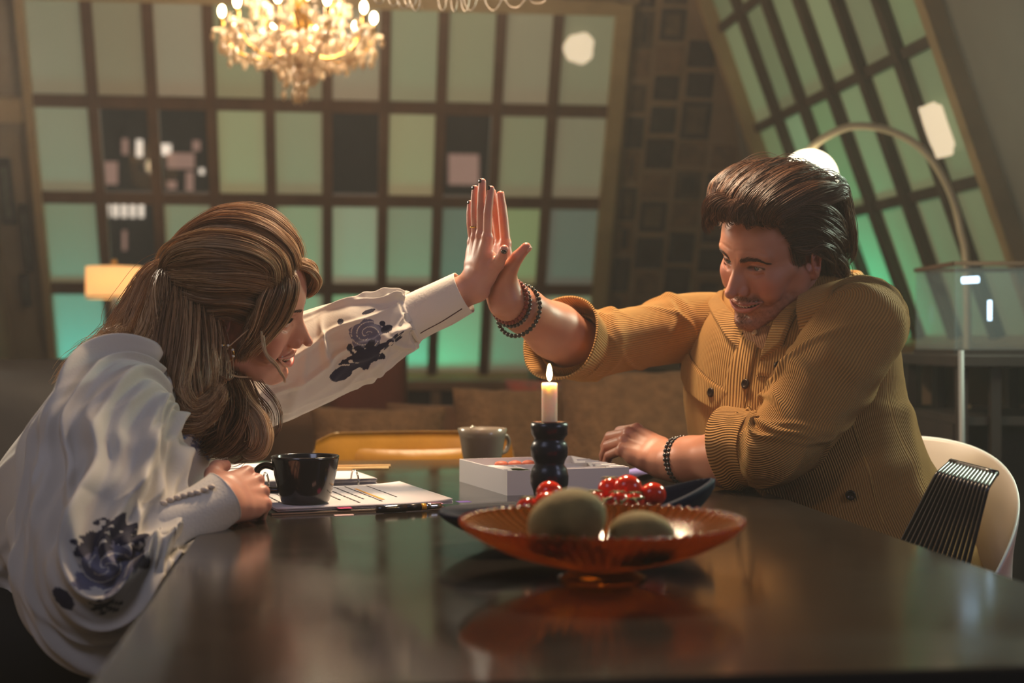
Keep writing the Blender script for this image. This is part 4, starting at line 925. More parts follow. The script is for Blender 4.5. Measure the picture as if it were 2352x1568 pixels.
m_ringm = mat('chrome_ring', (210, 206, 200), .12, metal=1)
for x in (.055, bw*.5, bw-.055):
    mk('binder_ring', tube([(x, D1-.034, .003), (x, D1-.032, .020), (x, D1-.016, .030), (x, D1+.002, .030), (x, D1+.014, .020), (x, D1+.016, .003)], .0017, 10, 24), m_ringm, bd)
for k, (x, c) in enumerate(((.10, (206, 60, 120)), (.17, (90, 130, 200)), (.24, (224, 160, 190)), (.285, (120, 90, 190)))): mk('index_tab', box((x, -.004, .0052+.0006*k), (x+.02, .016, .0056+.0006*k)), mat('tab_%d' % k, c, .6), bd, smooth=False)
mk('sheet', box((.02, D2-.065, .0165), (.16, D2+.02, .0172)), m_paper, bd, smooth=False)
for k, (ya, xb, c) in enumerate(((1077, 893, (214, 176, 120)), (1072, 897, (196, 150, 96)))):
    a, b = T(742, ya, .018), T(xb, ya-2, .018); pc = mk('pencil', tube([a, a*.5+b*.5, b], .0034, 6), mat('pencil_wood_%d' % k, c, .5), None); tag(pc, ['light wooden pencil lying across the far binder page, nearer one', 'tan pencil lying across the far binder page, farther one'][k], 'pencil')
pn = thing('pen', 'black and gold pen lying in front of the ring binder', 'pen', onT(880, 1168), 0)
a, b = T(865, 1170, .006)-np.array(pn.location), T(1012, 1161, .006)-np.array(pn.location)
mk('barrel', tube([a, a*.55+b*.45], [.0050, .0058], 14, 4), m_mug, pn); mk('gold_band', tube([a*.32+b*.68, a*.24+b*.76], .0050, 14), mat('yellow_band', (220, 160, 50), .3, metal=.3), pn); mk('grip', tube([a*.55+b*.45, a*.32+b*.68], .0052, 14), m_cover, pn); mk('tip', tube([a*.24+b*.76, b], [.0046, .0040], 14, 4), m_ringm, pn)
eb = mk('paper_scrap', move(box((-.014, -.006, 0), (.014, .006, .0006)), onT(790, 1183), rz=.3), mat('pale_pink_paper', (226, 190, 190), .7), smooth=False); tag(eb, 'small pink paper scrap in front of the binder', 'paper')
# long leaf shaped dish
m_dish = mat('midnight_glaze', (20, 30, 50), .6, spec=.08, bump=(40, .2, .001))
dl, dr = P(1016, 1165, 1.72), P(1634, 1102, 1.84); dc = (dl+dr)/2
dish = thing('serving_dish', 'long midnight blue leaf shaped dish holding cherry tomatoes', 'dish', (float(dc[0]), float(dc[1])-.005, TZ), math.atan2(dr[1]-dl[1], dr[0]-dl[0]))
LD = np.linalg.norm((dr-dl)[:2])/2
def dsurf(off):
    def f(a, b):
        x = -1+2*a; w = (.068*max(.0001, 1-abs(x)**7)**.5 if x < 0 else .068*max(.0001, 1-abs(x)**2.0)**.75)+.003; y = -1+2*b; zr = .044+.030*max(0, x-.35)**1.2/.6-.003*max(0, -x-.5); zf = .004+.038*abs(x)**4 if x < .6 else .004+.038*abs(x)**4+(x-.6)*.05
        z = zf+(zr-zf)*abs(y)**3.2 if zr > zf else zr; return (x*LD*(1-off*1.0), y*w, max(z-off*1.2, .0006)+.0)
    return f
mk('dish_body', surf(dsurf(0), 60, 22), m_dish, dish, solid=.006)
# cherry tomatoes
m_tom = mat('tomato_skin', (244, 52, 16), .15, spec=.5, coat=.2, noise=(22, .2)); m_stem = mat('tomato_stem', (110, 110, 40), .6)
TM = [(1262, 1133, 1.79, .0170, 'upper red cherry tomato behind the kiwis'), (1256, 1158, 1.745, .0165, 'cherry tomato in front of the candle holder, just behind the larger kiwi'), (1213, 1168, 1.745, .0150, 'leftmost cherry tomato in the blue dish'), (1403, 1124, 1.80, .0165, 'cherry tomato on the vine, left of the biggest one'), (1442, 1121, 1.785, .0180, 'biggest and glossiest cherry tomato in the blue dish'),
      (1500, 1136, 1.79, .0165, 'rightmost cherry tomato in the blue dish'), (1366, 1148, 1.765, .0125, 'small cherry tomato low in the dish, right of the larger kiwi'), (1457, 1152, 1.76, .0125, 'small cherry tomato lying in front of the biggest one'), (1420, 1152, 1.745, .0135, 'low cherry tomato half hidden under the vine stems')]
for k, (px, py, d, r, lab) in enumerate(TM):
    c = P(px, py, d); t_o = thing('cherry_tomato', lab, 'tomato', tuple(c), k*1.3); mk('fruit', ball((0, 0, 0), r, 32, 20, (1, 1, .94)), m_tom, t_o)
    g = [tube([(0, 0, r*.90), (.5*r*math.cos(a), .5*r*math.sin(a), r*.93), (.9*r*math.cos(a), .9*r*math.sin(a), r*.75)], [.0012, .0010, .0003], 5, 6) for a in np.arange(5)*1.257]
    if k not in (0, 1, 4, 5): mk('calyx', join(g), m_stem, t_o)
vg = [tube([P(1372, 1160, 1.73), P(1395, 1146, 1.735), P(1420, 1141, 1.74), P(1450, 1146, 1.745), P(1480, 1143, 1.75)], .0016, 8, 30)]+[tube([P(a, 1143, 1.738), P(a+b, 1152, 1.73), P(a+2*b, 1160, 1.73)], .0011, 7, 10) for a, b in ((1395, -8), (1410, 6), (1440, -9), (1455, 7), (1425, 2), (1385, 5))]
vn_ = mk('tomato_vine', join(vg), m_stem); tag(vn_, 'green brown vine stems between the cherry tomatoes', 'stem')
# amber ribbed glass bowl
bc = np.array(onT(1388, 1345)); bc[1] += .045
bw_ = thing('glass_bowl', 'shallow ribbed amber glass bowl in the foreground', 'bowl', tuple(bc), 0)
m_amber = mat('amber_glass', (255, 140, 26), .08, translucent=.05, trans=.88, ior=1.35, spec=.6); NB_ = 72; n_ = NB_*6
def bowl(n):
    out = [(.045, 0, 0), (.047, .003, 0), (.036, .008, 0), (.034, .012, 0), (.060, .018, .3), (.100, .032, 1), (.132, .048, 1), (.147, .0590, 1), (.1485, .0620, .3)]; inn = [(.1460, .0622, .3), (.142, .0590, .6), (.128, .0505, .6), (.096, .0355, .6), (.056, .0225, .2), (.02, .0195, 0), (.0002, .0190, 0)]
    pr = spline(np.array(out), 34).tolist()+spline(np.array(inn), 30).tolist(); a = np.arange(n)*2*PI/n; V = []
    for k, (r, z, rb) in enumerate(pr):
        s = np.abs(np.cos(a*NB_/2))**1.0; o = 1 if k < 34 else -1; R_ = max(r, 0)+rb*.0040*(s-.5)*(1 if o > 0 else 0); zz = z+rb*(-.0022*s if o > 0 else .0014*s)+(.0016*(s-.5) if .143 < r else 0)
        V.append(np.stack([R_*np.cos(a), R_*np.sin(a), np.maximum(zz, 0)], 1))
    return np.vstack(V), [gridf(len(pr), n), np.arange(n)[::-1].reshape(1, -1)]
mk('bowl_body', bowl(n_), m_amber, bw_)
gb = [ball((.1482*math.cos(a), .1482*math.sin(a), .0622), .0026, 8, 6) for a in np.arange(NB_)*2*PI/NB_]; mk('beaded_rim', join(gb), m_amber, bw_)['kind'] = 'stuff'
# kiwis
m_kiwi = mat('kiwi_skin', (158, 134, 78), .8, noise=(30, .45), bump=(220, .7, .0015), sheen=.3, mix2=(112, 98, 56)); m_kend = mat('kiwi_end', (66, 52, 34), .9)
for k, (px, py, d, sz, rz_, ry_, lab) in enumerate([(1303, 1196, 1.42, (.041, .036, .0315), .35, -.32, 'larger kiwi fruit lying tilted at the left in the amber bowl'), (1474, 1236, 1.425, (.035, .030, .027), -.15, .08, 'smaller kiwi fruit at the right in the amber bowl')]):
    c = P(px, py, d); kw = thing('kiwi', lab, 'kiwi', tuple(c), rz_); V, F = ball((0, 0, 0), 1, 48, 32, sz); V = V*(1+.02*vnoise(V, 40, k)[:, None]); mk('fruit', move((V, F), rx=0, ry=ry_), m_kiwi, kw); mk('blossom_end', move(ball((sz[0]*.97, -.003, 0), .0042, 12, 8, (.5, 1, 1)), rx=0, ry=ry_), m_kend, kw)
# bracelets of the man
m_bead = mat('dark_beads', (40, 26, 20), .18, spec=.7, coat=.5); m_beadg = mat('grey_beads', (70, 66, 58), .15, metal=.5); m_cordr = mat('red_brown_cord', (128, 50, 32), .55)
# ------------------------------------------------------------------ the man
m_skin = mat('skin', (200, 150, 125), .42, attr='col', sss=.12, bump=(420, .18, .0006), spec=.45, noise=(26, .10))
m_teeth = mat('teeth', (228, 214, 196), .2, sss=.1); m_hairm = hairmat('brown_hair', (70, 46, 32), 0, 0, .46)
MR = np.array([[-.7631, .6248, -.1655], [-.5147, -.7423, -.4290], [-.3909, -.2422, .8880]]); MC = np.array((.4566, 2.4876, 1.1728))
man = thing('person', 'bearded man in a mustard corduroy overshirt raising his right hand, seated at the right', 'person', (.62, 2.56, 0), 0)
HM = np.eye(4); HM[:3, :3] = MR; HM[:3, 3] = MC
def headcol(q, man_, base, lip, blush, stub=None):
    y = np.abs(q[:, 1]); c = np.tile(lin(base), (len(q), 1))
    def mixc(w, col): 
        nonlocal c
        w = np.clip(w, 0, 1)[:, None]; c = c*(1-w)+lin(col)*w
    fr = q[:, 0] > .03
    mixc(.55*np.exp(-(((q[:, 0]-.07)/.03)**2+((y-.045)/.022)**2+((q[:, 2]+.03)/.022)**2)), blush)
    mixc(.5*np.exp(-(((q[:, 0]-.108)/.014)**2+((q[:, 2]+.038)/.014)**2+(y/.016)**2)), blush)
    mixc(.7*np.exp(-(((q[:, 0]+.012)/.025)**2+((y-.082)/.012)**2+((q[:, 2]+.012)/.035)**2)), blush)
    zc = -.0715+8.8*y**2; dz = q[:, 2]-zc
    if stub is not None:
        w = (q[:, 0] > .0)*np.clip((-.048-q[:, 2]+.25*np.clip(.05-y, -1, .05)*0)/.014, 0, 1)*np.clip((q[:, 0]+.005)/.03, 0, 1)*np.where(q[:, 2] < -.122, .3, 1)
        w = w*(.5+.5*np.clip(vnoise(q, 260, 4)+.55, 0, 1)); mixc(.60*w, stub)
        mu = np.exp(-((q[:, 2]+.0565-6*y**2)/.0062)**2)*(y < .034)*(q[:, 0] > .075); mixc(.5*mu*(.55+.45*np.clip(vnoise(q, 300, 6)+.6, 0, 1)), stub)
        go = np.exp(-(((q[:, 2]+.100)/.018)**2+(y/.026)**2))*(q[:, 0] > .05); mixc(.55*go*(.6+.4*vnoise(q, 280, 9)), stub)
    lw = np.exp(-((dz+.0008)/(.0105*np.clip(1-(y/.035)**2, .15, 1)**.6))**6)*(y < .0345)*(q[:, 0] > .070); mixc(lw*.75, lip)
    inside = (q[:, 0] < .0880-(y/.0345)**2*.0150)*(q[:, 0] > .040)*(np.abs(dz) < .0095*np.clip(1-(y/.036)**2, 0, 1)+.001)*(y < .033); mixc(inside*.9, (60, 18, 16))
    er = np.sqrt(((y-.0318)/.0140)**2+((q[:, 2]+.0002)/.0052)**2); mixc(.9*np.exp(-((er-.95)/.20)**2)*(q[:, 0] > .070)*np.where(q[:, 2] > -.001, 1, .35)*(y < .047), (48, 26, 20))
    ns = np.exp(-(((q[:, 0]-.0985)/.004)**2+((y-.0065)/.0026)**2+((q[:, 2]+.047)/.0035)**2)); mixc(ns*.9, (60, 26, 20))
    return c
def teeth(M, parent, zo=0.0, mw=.0375):
    g = []; w = .0040
    for k in range(-5, 6):
        y = k*.0053; t = y/mw; g.append(ball((.0898-t*t*.0185, y, -.0692+.0105*t*t+zo), 1, 12, 10, (.0030, .0032, .0056 if abs(k) < 3 else .0046)))
    V, F = join(g); return mk('teeth', (V@M[:3, :3].T+M[:3, 3], F), m_teeth, parent, world=True)
def tolocal(M, P_): Mi = np.linalg.inv(M); return arr(P_)@Mi[:3, :3].T+Mi[:3, 3]
def fieldhead(M, sc, fn):
    Mi = np.linalg.inv(M).astype(np.float32)
    return lambda P_: fn((P_@Mi[:3, :3].T+Mi[:3, 3])/sc)*sc
hm = fieldhead(HM, 1.02, lambda q: headf(q, True, 1.0, .28))
NB = np.array((.548, 2.618, 1.068))                         # base of the neck
def H(x, y, z, M=HM): return M[:3, :3]@np.array((x, y, z))+M[:3, 3]
def f_head_man(P_):
    d = hm(P_)
    n = chainf(P_, [H(-.030, 0, -.045), H(-.035, 0, -.09), NB, NB+(.03, .03, -.08)], [.052, .052, .060, .075], .02)
    return smin(d, n, .022)
SR_, SL_ = np.array((.378, 2.705, 1.045)), np.array((.600, 2.435, 1.040))
ELm, WLm = np.array((.425, 2.345, .822)), P(1538, 1058, 2.50)
ERm, WRm = P(1335, 800, 2.60), P(1165, 688, 2.425)
FING = [((.092, .027, 0), (.045, .026, .020), .0092), ((.095, .0085, .002), (.050, .030, .021), .0095), ((.089, -.0105, .001), (.046, .028, .020), .0090), ((.080, -.028, -.003), (.036, .021, .018), .0080)]
PALM = [([(-.012, .012, 0), (.035, .020, 0), (.088, .027, -.002)], [.019, .015, .0105]), ([(-.012, 0, 0), (.040, .006, .001), (.092, .0085, -.001)], [.020, .015, .0105]),
        ([(-.012, -.006, 0), (.038, -.009, .0), (.086, -.0105, -.002)], [.019, .0145, .0105]), ([(-.012, -.012, 0), (.034, -.022, -.002), (.077, -.028, -.004)], [.018, .014, .0100]),
        ([(.018, .020, -.010), (.048, .030, -.013)], [.018, .013]), ([(.012, -.018, -.008), (.055, -.026, -.008)], [.015, .012])]
def fingers(pitch, spread, scl=1.0, rs=1.0):
    return [(b, pitch[i], spread[i], tuple(x*scl for x in l), r*rs) for i, (b, l, r) in enumerate(FING)]
def forearm(P_, E, Wr, r=(.050, .047, .030), flat=None):
    a = E; b = E*.62+Wr*.38; c = E*.2+Wr*.8
    return chainf(P_, [a, b, c, Wr], [r[0], r[1], (r[1]*.35+r[2]*.65), r[2]], .02)
# raised right hand: palm turned to the woman
NRM = np.array((.82, .57, 0.0)); UPM = np.array((-.155, .205, 1.0))
HRm = frame3(WRm+np.array((-.004, 0, .006)), UPM, NRM)       # back of his hand looks away from her
thumbR = ([(.014, .020, -.010), (.038, .050, -.014), (.053, .067, -.008), (.066, .084, .002)], [.0170, .0140, .0112, .0090])
fr_ = handf(fingers([(-.04, .03, .02), (-.02, .02, .02), (0, .05, .03), (.02, .06, .05)], [.05, -.03, -.10, -.17]), PALM, thumbR, HRm, .94)
def f_armR_man(P_): return smin(fr_(P_), forearm(P_, ERm, WRm), .018)
# left hand resting on the table, knuckles up
KN = P(1446, 1008, 2.55)
xh = KN-WLm; Ml = frame3(WLm, xh, (-.32, -.45, 1)); Ml[:3, 1] *= -1
thumbL = ([(.018, .022, -.012), (.046, .040, -.024), (.068, .044, -.034), (.088, .040, -.042)], [.0170, .0140, .0112, .0092])
fl_ = handf(fingers([(.62, .50, .35), (.66, .55, .35), (.72, .55, .35), (.78, .55, .35)], [.02, .0, -.03, -.08]), PALM, thumbL, Ml, 1.06)
def f_armL_man(P_): return smin(fl_(P_), forearm(P_, ELm, WLm, (.052, .048, .031)), .018)
def f_torso_man(P_):
    d = chainf(P_, [(.62, 2.56, .50), (.56, 2.575, .78), (.515, 2.595, .96)], [.15, .13, .12], .05)
    d = smin(d, cap(P_, SR_-(0, 0, .02), SL_-(0, 0, .02), .045), .04); d = smin(d, chainf(P_, [SR_-(0, 0, .015), ERm], [.045, .044]), .03); d = smin(d, chainf(P_, [SL_, ELm], [.055, .050]), .03)
    d = smin(d, chainf(P_, [NB, (.515, 2.595, .96)], [.06, .09]), .04)
    for s, kx in ((-.10, .17), (.10, .22)): d = smin(d, chainf(P_, [(.64, 2.56+s, .53), (kx, 2.46+s, .55), (kx+.02, 2.45+s, .10)], [.085, .060, .045]), .04); d = smin(d, cap(P_, (kx+.03, 2.45+s, .045), (kx-.14, 2.40+s, .035), .042, .032), .03)
    return d
MSK = (200, 138, 110)
parts = []; cols = []
def addp(g, c): parts.append(g); cols.append(c)
g = sdfmesh(f_head_man, MC-(.16, .16, .20), MC+(.18, .2, .15), .0018); q = tolocal(HM, g[0])/1.02; c = headcol(q, True, MSK, (176, 92, 82), (190, 104, 88), (124, 78, 60)); addp(g, c)
def armcol(V, base, kn, fs, sd=1):
    c = np.tile(lin(base), (len(V), 1)); w = np.zeros(len(V))
    for pt, rs in fs:
        for j in (0, 1, 2): w = np.maximum(w, np.exp(-(np.linalg.norm(V-pt[j], axis=1)/.013)**4)*.45)
        w = np.maximum(w, np.exp(-(np.linalg.norm(V-pt[3], axis=1)/.016)**4)*.6)
    w = np.clip(w+.12*vnoise(V, 60, sd), 0, 1)[:, None]; return c*(1-w)+lin(kn)*w
lo = np.minimum(WRm, ERm)-(.10, .12, .09); hi = np.maximum(WRm, ERm)+(.08, .06, .24)
g = sdfmesh(f_armR_man, lo, hi, .0019); addp(g, armcol(g[0], (202, 140, 112), (200, 110, 92), fr_.segs))
lo = np.minimum(np.minimum(WLm, ELm), KN)-(.12, .08, .075); hi = np.maximum(np.maximum(WLm, ELm), KN)+(.07, .16, .07)
g = sdfmesh(f_armL_man, lo, hi, .0019); addp(g, armcol(g[0], (202, 140, 112), (196, 112, 92), fl_.segs, 3))
m_skinclothed = m_skin
g = sdfmesh(f_torso_man, (.0, 2.2, -.02), (.85, 2.9, 1.12), .009, 1); addp(g, np.tile(lin((150, 110, 90)), (len(g[0]), 1)))
body_m = mk('body', join(parts), m_skin, man, world=True, cattrs={'col': np.vstack(cols)})
HM2 = HM.copy(); HM2[:3, :3] *= 1.02
eye_parts(HM2, man, (1, -.10, .02), (70, 88, 84)); teeth(HM2, man)
def nails(f, M, parent, m, sc=1.0, thumbf=1):
    for k, (pt, rs) in enumerate(f.segs):
        d = pt[-1]-pt[-2]; d /= np.linalg.norm(d); back = M[:3, 2] if k < 4 else M[:3, 2]*.35+M[:3, 1]*.6*1.0
        b = back-d*(back@d); b /= np.linalg.norm(b); y = np.cross(b, d); c = pt[-1]+d*rs[-1]*.10+b*rs[-1]*.80
        V, F = ball((0, 0, 0), 1, 14, 10, (rs[-1]*.80, rs[-1]*.66, rs[-1]*.30)); mk('fingernail', (V@np.stack([d, y, b])+c, F), m, parent, world=True)
m_nailm = mat('bare_nail', (216, 160, 140), .25)
nails(fr_, HRm, body_m, m_nailm); nails(fl_, Ml, body_m, m_nailm)
# ---- hair
def HL(L_, M=HM2): return [arr(x)@M[:3, :3].T+M[:3, 3] for x in L_]
def f_cap_man(P_):
    q = tolocal(HM2, P_).astype(np.float32)
    d = ell(q, (-.014, 0, .050), (.102, .083, .090)); d = smin(d, ell(q, (.02, 0, .092), (.050, .056, .040)), .03)
    d = np.maximum(d, q@np.array((.80, 0, -.60), np.float32)-(.80*.034-.60*.062))      # face and neck left free
    return smin(d, ell(q, (-.070, 0, -.02), (.040, .062, .050)), .03)
g = sdfmesh(f_cap_man, MC-(.17, .17, .17), MC+(.17, .17, .2), .0035)
hair_m = mk('hair', g, mat('hair_base', (44, 28, 20), .6, bump=(160, 1, .003)), man, world=True)
gm = []
def gset(fn, ys): return [fn(y) for y in ys]
top = gset(lambda y: [(.064-7*y*y, y, .086-2*y*y), (.077-6*y*y, y*1.05, .104-3*y*y), (.050, y*1.2, .126-5*y*y), (-.015, y*1.3, .132-6*y*y), (-.078, y*1.2, .102-4*y*y), (-.106, y*1.1, .050), (-.104, y*.95, -.010)], np.linspace(-.062, .062, 12))
gm.append(strands(HL(top), 4400, .014, 1, .00055, 26, .40, .0055, .45, (.1, 1), fly=.5))
crown = gset(lambda y: [(.02, y*1.1, .124-5*y*y), (-.05, y*1.3, .124-6*y*y), (-.094, y*1.25, .088), (-.110, y*1.15, .03), (-.110, y*1.1, -.03), (-.098, y, -.060)], np.linspace(-.07, .07, 10))
gm.append(strands(HL(crown), 3000, .014, 2, .00055, 24, .5, .006, .35, (0, .8), fly=.5))
for s in (1, -1):
    side = [[(.050, s*.052, .084), (.026, s*.074, .096), (-.03, s*.089, .080), (-.085, s*.080, .03), (-.112, s*.06, -.02)], [(.044, s*.060, .066), (.012, s*.080, .070), (-.035, s*.090, .045), (-.085, s*.076, -.005), (-.106, s*.055, -.045)],
            [(.034, s*.066, .044), (.004, s*.079, .040), (-.03, s*.086, .016), (-.070, s*.074, -.025), (-.098, s*.05, -.07)], [(.022, s*.070, .028), (.008, s*.077, .018), (-.014, s*.084, .020), (-.050, s*.077, -.02), (-.085, s*.05, -.085)]]
    gm.append(strands(HL(side), 2600, .011, 3+s, .00052, 22, .5, .005, .35, (0, .7), fly=.5))
    burn = [[(.026, s*.069, .034), (.022, s*.0725, .005), (.018, s*.0710, -.012)], [(.012, s*.072, .025), (.012, s*.0745, 0), (.012, s*.0725, -.014)]]
    gm.append(strands(HL(burn), 380, .006, 9+s, .00045, 8, .1, .001, .4, (0, .5)))
curl = [[(.060, -.030, .088), (.080, -.034, .110), (.092, -.038, .108), (.100, -.042, .090), (.098, -.044, .072), (.092, -.040, .062)], [(.064, -.020, .092), (.084, -.024, .114), (.096, -.028, .110), (.102, -.032, .094), (.097, -.034, .078)],
        [(.068, -.006, .094), (.084, -.007, .112), (.095, -.010, .108), (.099, -.012, .096), (.092, -.012, .084)], [(.068, .014, .094), (.082, .016, .106), (.090, .016, .102), (.091, .016, .094), (.086, .016, .086)], [(.060, .038, .086), (.070, .042, .094), (.076, .044, .088), (.074, .046, .080)]]
gm.append(strands(HL(curl), 2000, .010, 14, .00055, 24, .5, .004, .3, (.3, 1), fly=.5))
nape = [[(-.06, .073, -.02), (-.083, .074, -.05), (-.096, .068, -.074), (-.110, .070, -.078)], [(-.10, .04, -.03), (-.114, .04, -.065), (-.120, .040, -.088), (-.132, .042, -.090)], [(-.11, 0, -.03), (-.122, 0, -.07), (-.126, 0, -.09), (-.138, 0, -.095)], [(-.10, -.04, -.03), (-.118, -.04, -.065), (-.122, -.04, -.085), (-.13, -.042, -.09)]]
gm.append(strands(HL(nape), 1300, .012, 17, .00055, 16, .3, .004, .3, (.1, .8), fly=.6))
g, ton, u = joinh(gm)
mk('hair_strands', g, m_hairm, hair_m, world=True, cattrs={'col': haircol(ton, u, [(56, 36, 26), (88, 58, 40), (116, 78, 52), (164, 112, 74)])})
def brows(M, parent, n, col, hgt, rad=.0005, thick=.0065, z0=.0, man_=True):
    for s in (-1, 1):
        w = spline(np.array([(.011, .0140+z0), (.019, .0165+z0), (.030, .0190+z0+hgt), (.041, .0185+z0+hgt), (.051, .0125+z0)]), 60); r_ = np.random.default_rng(5+s); Y = []; Z = []
        for k in range(n):
            t = r_.uniform(0, 1); i = int(t*57); a = w[i]; dv = w[i+1]-w[i]; dv /= np.linalg.norm(dv); o = r_.normal(0, .42)*thick*(1-.55*abs(t-.3)/.7)
            up = (1-t)*.8-.1; e = dv+np.array((0, up)); e /= np.linalg.norm(e); L_ = .0065+.002*r_.random()
            for q_ in (0, .5, 1): Y.append(a[0]+e[0]*L_*q_); Z.append(a[1]+o*.5+e[1]*L_*q_)
        Y = np.array(Y); Z = np.array(Z); X = surfx(Y, Z, man_)+np.tile((-.0003, .0009, .0011), n)
        C = np.stack([X, s*Y, Z], 1).reshape(n, 3, 3)@M[:3, :3].T+M[:3, 3]
        mk('eyebrow', join([tube(c, [rad, rad, rad*.3], 3, caps=False) for c in C]), mat('brow_'+str(col[0]), col, .6), parent, world=True)
def stubble(M, parent, n, col, fn, L_=.003, rad=.00028, man_=True, mo=.28):
    r_ = np.random.default_rng(8); P0 = fn(r_, n); X = surfx(P0[:, 0], P0[:, 1], man_, 1.0, mo); ok = X > .05; P0 = P0[ok]; X = X[ok]; n = len(X)
    a = np.stack([X-.0004, P0[:, 0], P0[:, 1]], 1); dv = np.stack([np.full(n, .0016), r_.normal(0, .0006, n)+P0[:, 0]*.02, -L_*r_.uniform(.6, 1.2, n)], 1)
    Y2 = P0[:, 0]+dv[:, 1]; Z2 = P0[:, 1]+dv[:, 2]; X2 = surfx(Y2, Z2, man_, 1.0, mo)+.0008; b = np.stack([X2, Y2, Z2], 1)
    mk('facial_hair', join([tube([p@M[:3, :3].T+M[:3, 3], q@M[:3, :3].T+M[:3, 3]], [rad, rad*.4], 3, caps=False) for p, q in zip(a, b)]), mat('beard_hair', (84, 58, 44), .95, spec=.1), parent, world=True)
brows(HM2, man, 330, (88, 56, 40), .0, .00036, .0105)
def beard_area(r_, n):
    k = n//3; y1 = r_.uniform(-.031, .031, k); z1 = -.0555+r_.uniform(-.006, .004, k)-5*y1**2*.3
    y2 = r_.normal(0, .011, k); z2 = -.101+r_.normal(0, .008, k)
    y3 = r_.uniform(-.05, .05, k); z3 = -.085-r_.uniform(0, .030, k)+abs(y3)*.25
    return np.stack([np.r_[y1, y2, y3], np.r_[z1, z2, z3]], 1)
stubble(HM2, body_m, 1100, (110, 76, 58), beard_area, .0024, .0002)
# ---- overshirt
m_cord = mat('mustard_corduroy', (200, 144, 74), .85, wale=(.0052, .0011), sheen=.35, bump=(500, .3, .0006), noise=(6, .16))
m_cordin = mat('shirt_lining', (150, 108, 60), .9, bump=(200, .5, .001)); m_btn = mat('dark_button', (58, 42, 30), .3, metal=.5); m_seam = mat('seam_thread', (206, 160, 86), .8)
Lx = (SL_-SR_)/np.linalg.norm(SL_-SR_); Fx = np.cross(Lx, (0, 0, 1)); Fx /= np.linalg.norm(Fx)
def rowm(c, a, b): return (*c, a, b)
c0 = np.array((.515, 2.590, 1.0))
rows = [rowm(NB+(.0, .0, .062), .066, .060), rowm(NB+(.000, .0, .036), .092, .076), rowm(NB+(-.010, -.010, .010), .150, .098), rowm((.522, 2.600, 1.040), .196, .118), rowm((.508, 2.588, .99), .212, .138), rowm((.505, 2.584, .93), .214, .150), rowm((.515, 2.580, .87), .210, .158), rowm((.538, 2.576, .80), .208, .164), rowm((.562, 2.570, .72), .214, .170), rowm((.60, 2.565, .62), .225, .180), rowm((.63, 2.56, .54), .230, .190), rowm((.65, 2.56, .47), .235, .20)]
fA = folds(21, 16, .45, .95, .007, (.012, .03), (.4, 1.0), (-.8, .8)); gA = gathers(22, 12, .008)
def dispt(S, TH, X): return fA(S, TH)+gA(S, TH)*np.clip((S-.25)/.3, 0, 1)+.003*vnoise(X, 9, 3).reshape(S.shape)
shirt = Loft(rows, Lx, 190, 300, 2.25, dispt, th_off=0)
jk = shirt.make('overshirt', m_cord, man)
# raised sleeve
def limb(pts, n): return spline(np.array(pts), n)
fS = folds(31, 26, .08, .98, .006, (.010, .024), (.5, 1.3), (-1.2, 1.2))
cuffR = P(1285, 770, 2.560)
rows = [(*(SR_+(.055, -.055, -.03)), .062, .085), (*(SR_+(.015, -.015, -.015)), .070, .082), (*(SR_*.80+ERm*.20), .066, .074), (*(SR_*.55+ERm*.45), .060, .066), (*(SR_*.25+ERm*.75), .058, .062), (*(ERm*.98+WRm*.02), .059, .062), (*(ERm*.78+WRm*.22+(.005, 0, .0)), .056, .060)]
slR = Loft(rows, (0, 0, 1), 170, 260, 2.1, lambda S, TH, X: fS(S, TH)*np.clip(S*6, 0, 1)+.003*vnoise(X, 12, 5).reshape(S.shape), th_off=PI)
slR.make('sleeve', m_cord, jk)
d_ = WRm-ERm; dl = np.linalg.norm(d_); d_ = d_/dl
cf = [(*(ERm*.98+WRm*.02), .061, .064), (*(ERm*.88+WRm*.12), .064, .069), (*(ERm*.77+WRm*.23), .066, .074), (*(ERm*.70+WRm*.30), .067, .078)]
def dcuff(S, TH, X): return .004*vnoise(X, 14, 8).reshape(S.shape)*np.clip(S*2, .3, 1)+.022*np.clip(S-.3, 0, 1)*win(np.cos(TH), -1, .5)+.008*np.clip(S-.2, 0, 1)*win(np.cos(TH), 1, .6)
cfR = Loft(cf, (0, 0, 1), 50, 220, 2.05, dcuff, th_off=PI/2); cR = cfR.make('cuff', m_cord, jk, solid=.004)
# resting sleeve
cuL = ELm*.55+WLm*.45
fS2 = folds(41, 22, .35, .97, .008, (.010, .022), (.6, 1.5), (-1.4, 1.4)); fS3 = folds(43, 10, .05, .45, .007, (.02, .04), (.5, 1.0), (-1.5, 1.5))
rows = [(*(SL_+(-.060, .045, -.022)), .078, .088), (*(SL_+(-.010, .008, -.004)), .080, .084), (*(SL_*.82+ELm*.18+(.008, .0, .010)), .079, .080), (*(SL_*.5+ELm*.5+(.008, .0, .004)), .073, .074), (*(SL_*.2+ELm*.8+(.010, -.004, .002)), .065, .066), (*(ELm+(.002, -.002, .008)), .058, .060), (*(ELm*.88+WLm*.12+(0, 0, .012)), .054, .057), (*(ELm*.74+WLm*.26+(0, 0, .012)), .052, .055)]
slL = Loft(rows, (0, 1, .2), 220, 280, 2.1, lambda S, TH, X: (fS2(S, TH)+fS3(S, TH))+.004*vnoise(X, 10, 6).reshape(S.shape), th_off=0)
slL.X[..., 2] = np.maximum(slL.X[..., 2], np.where(slL.X[..., 0] < .455, TZ+.002, -9)); slL.make('sleeve', m_cord, jk)
cf = [(*(ELm*.90+WLm*.10+(0, 0, .013)), .060, .062), (*(ELm*.76+WLm*.24+(0, 0, .014)), .062, .067), (*(ELm*.64+WLm*.36+(0, 0, .012)), .064, .071)]
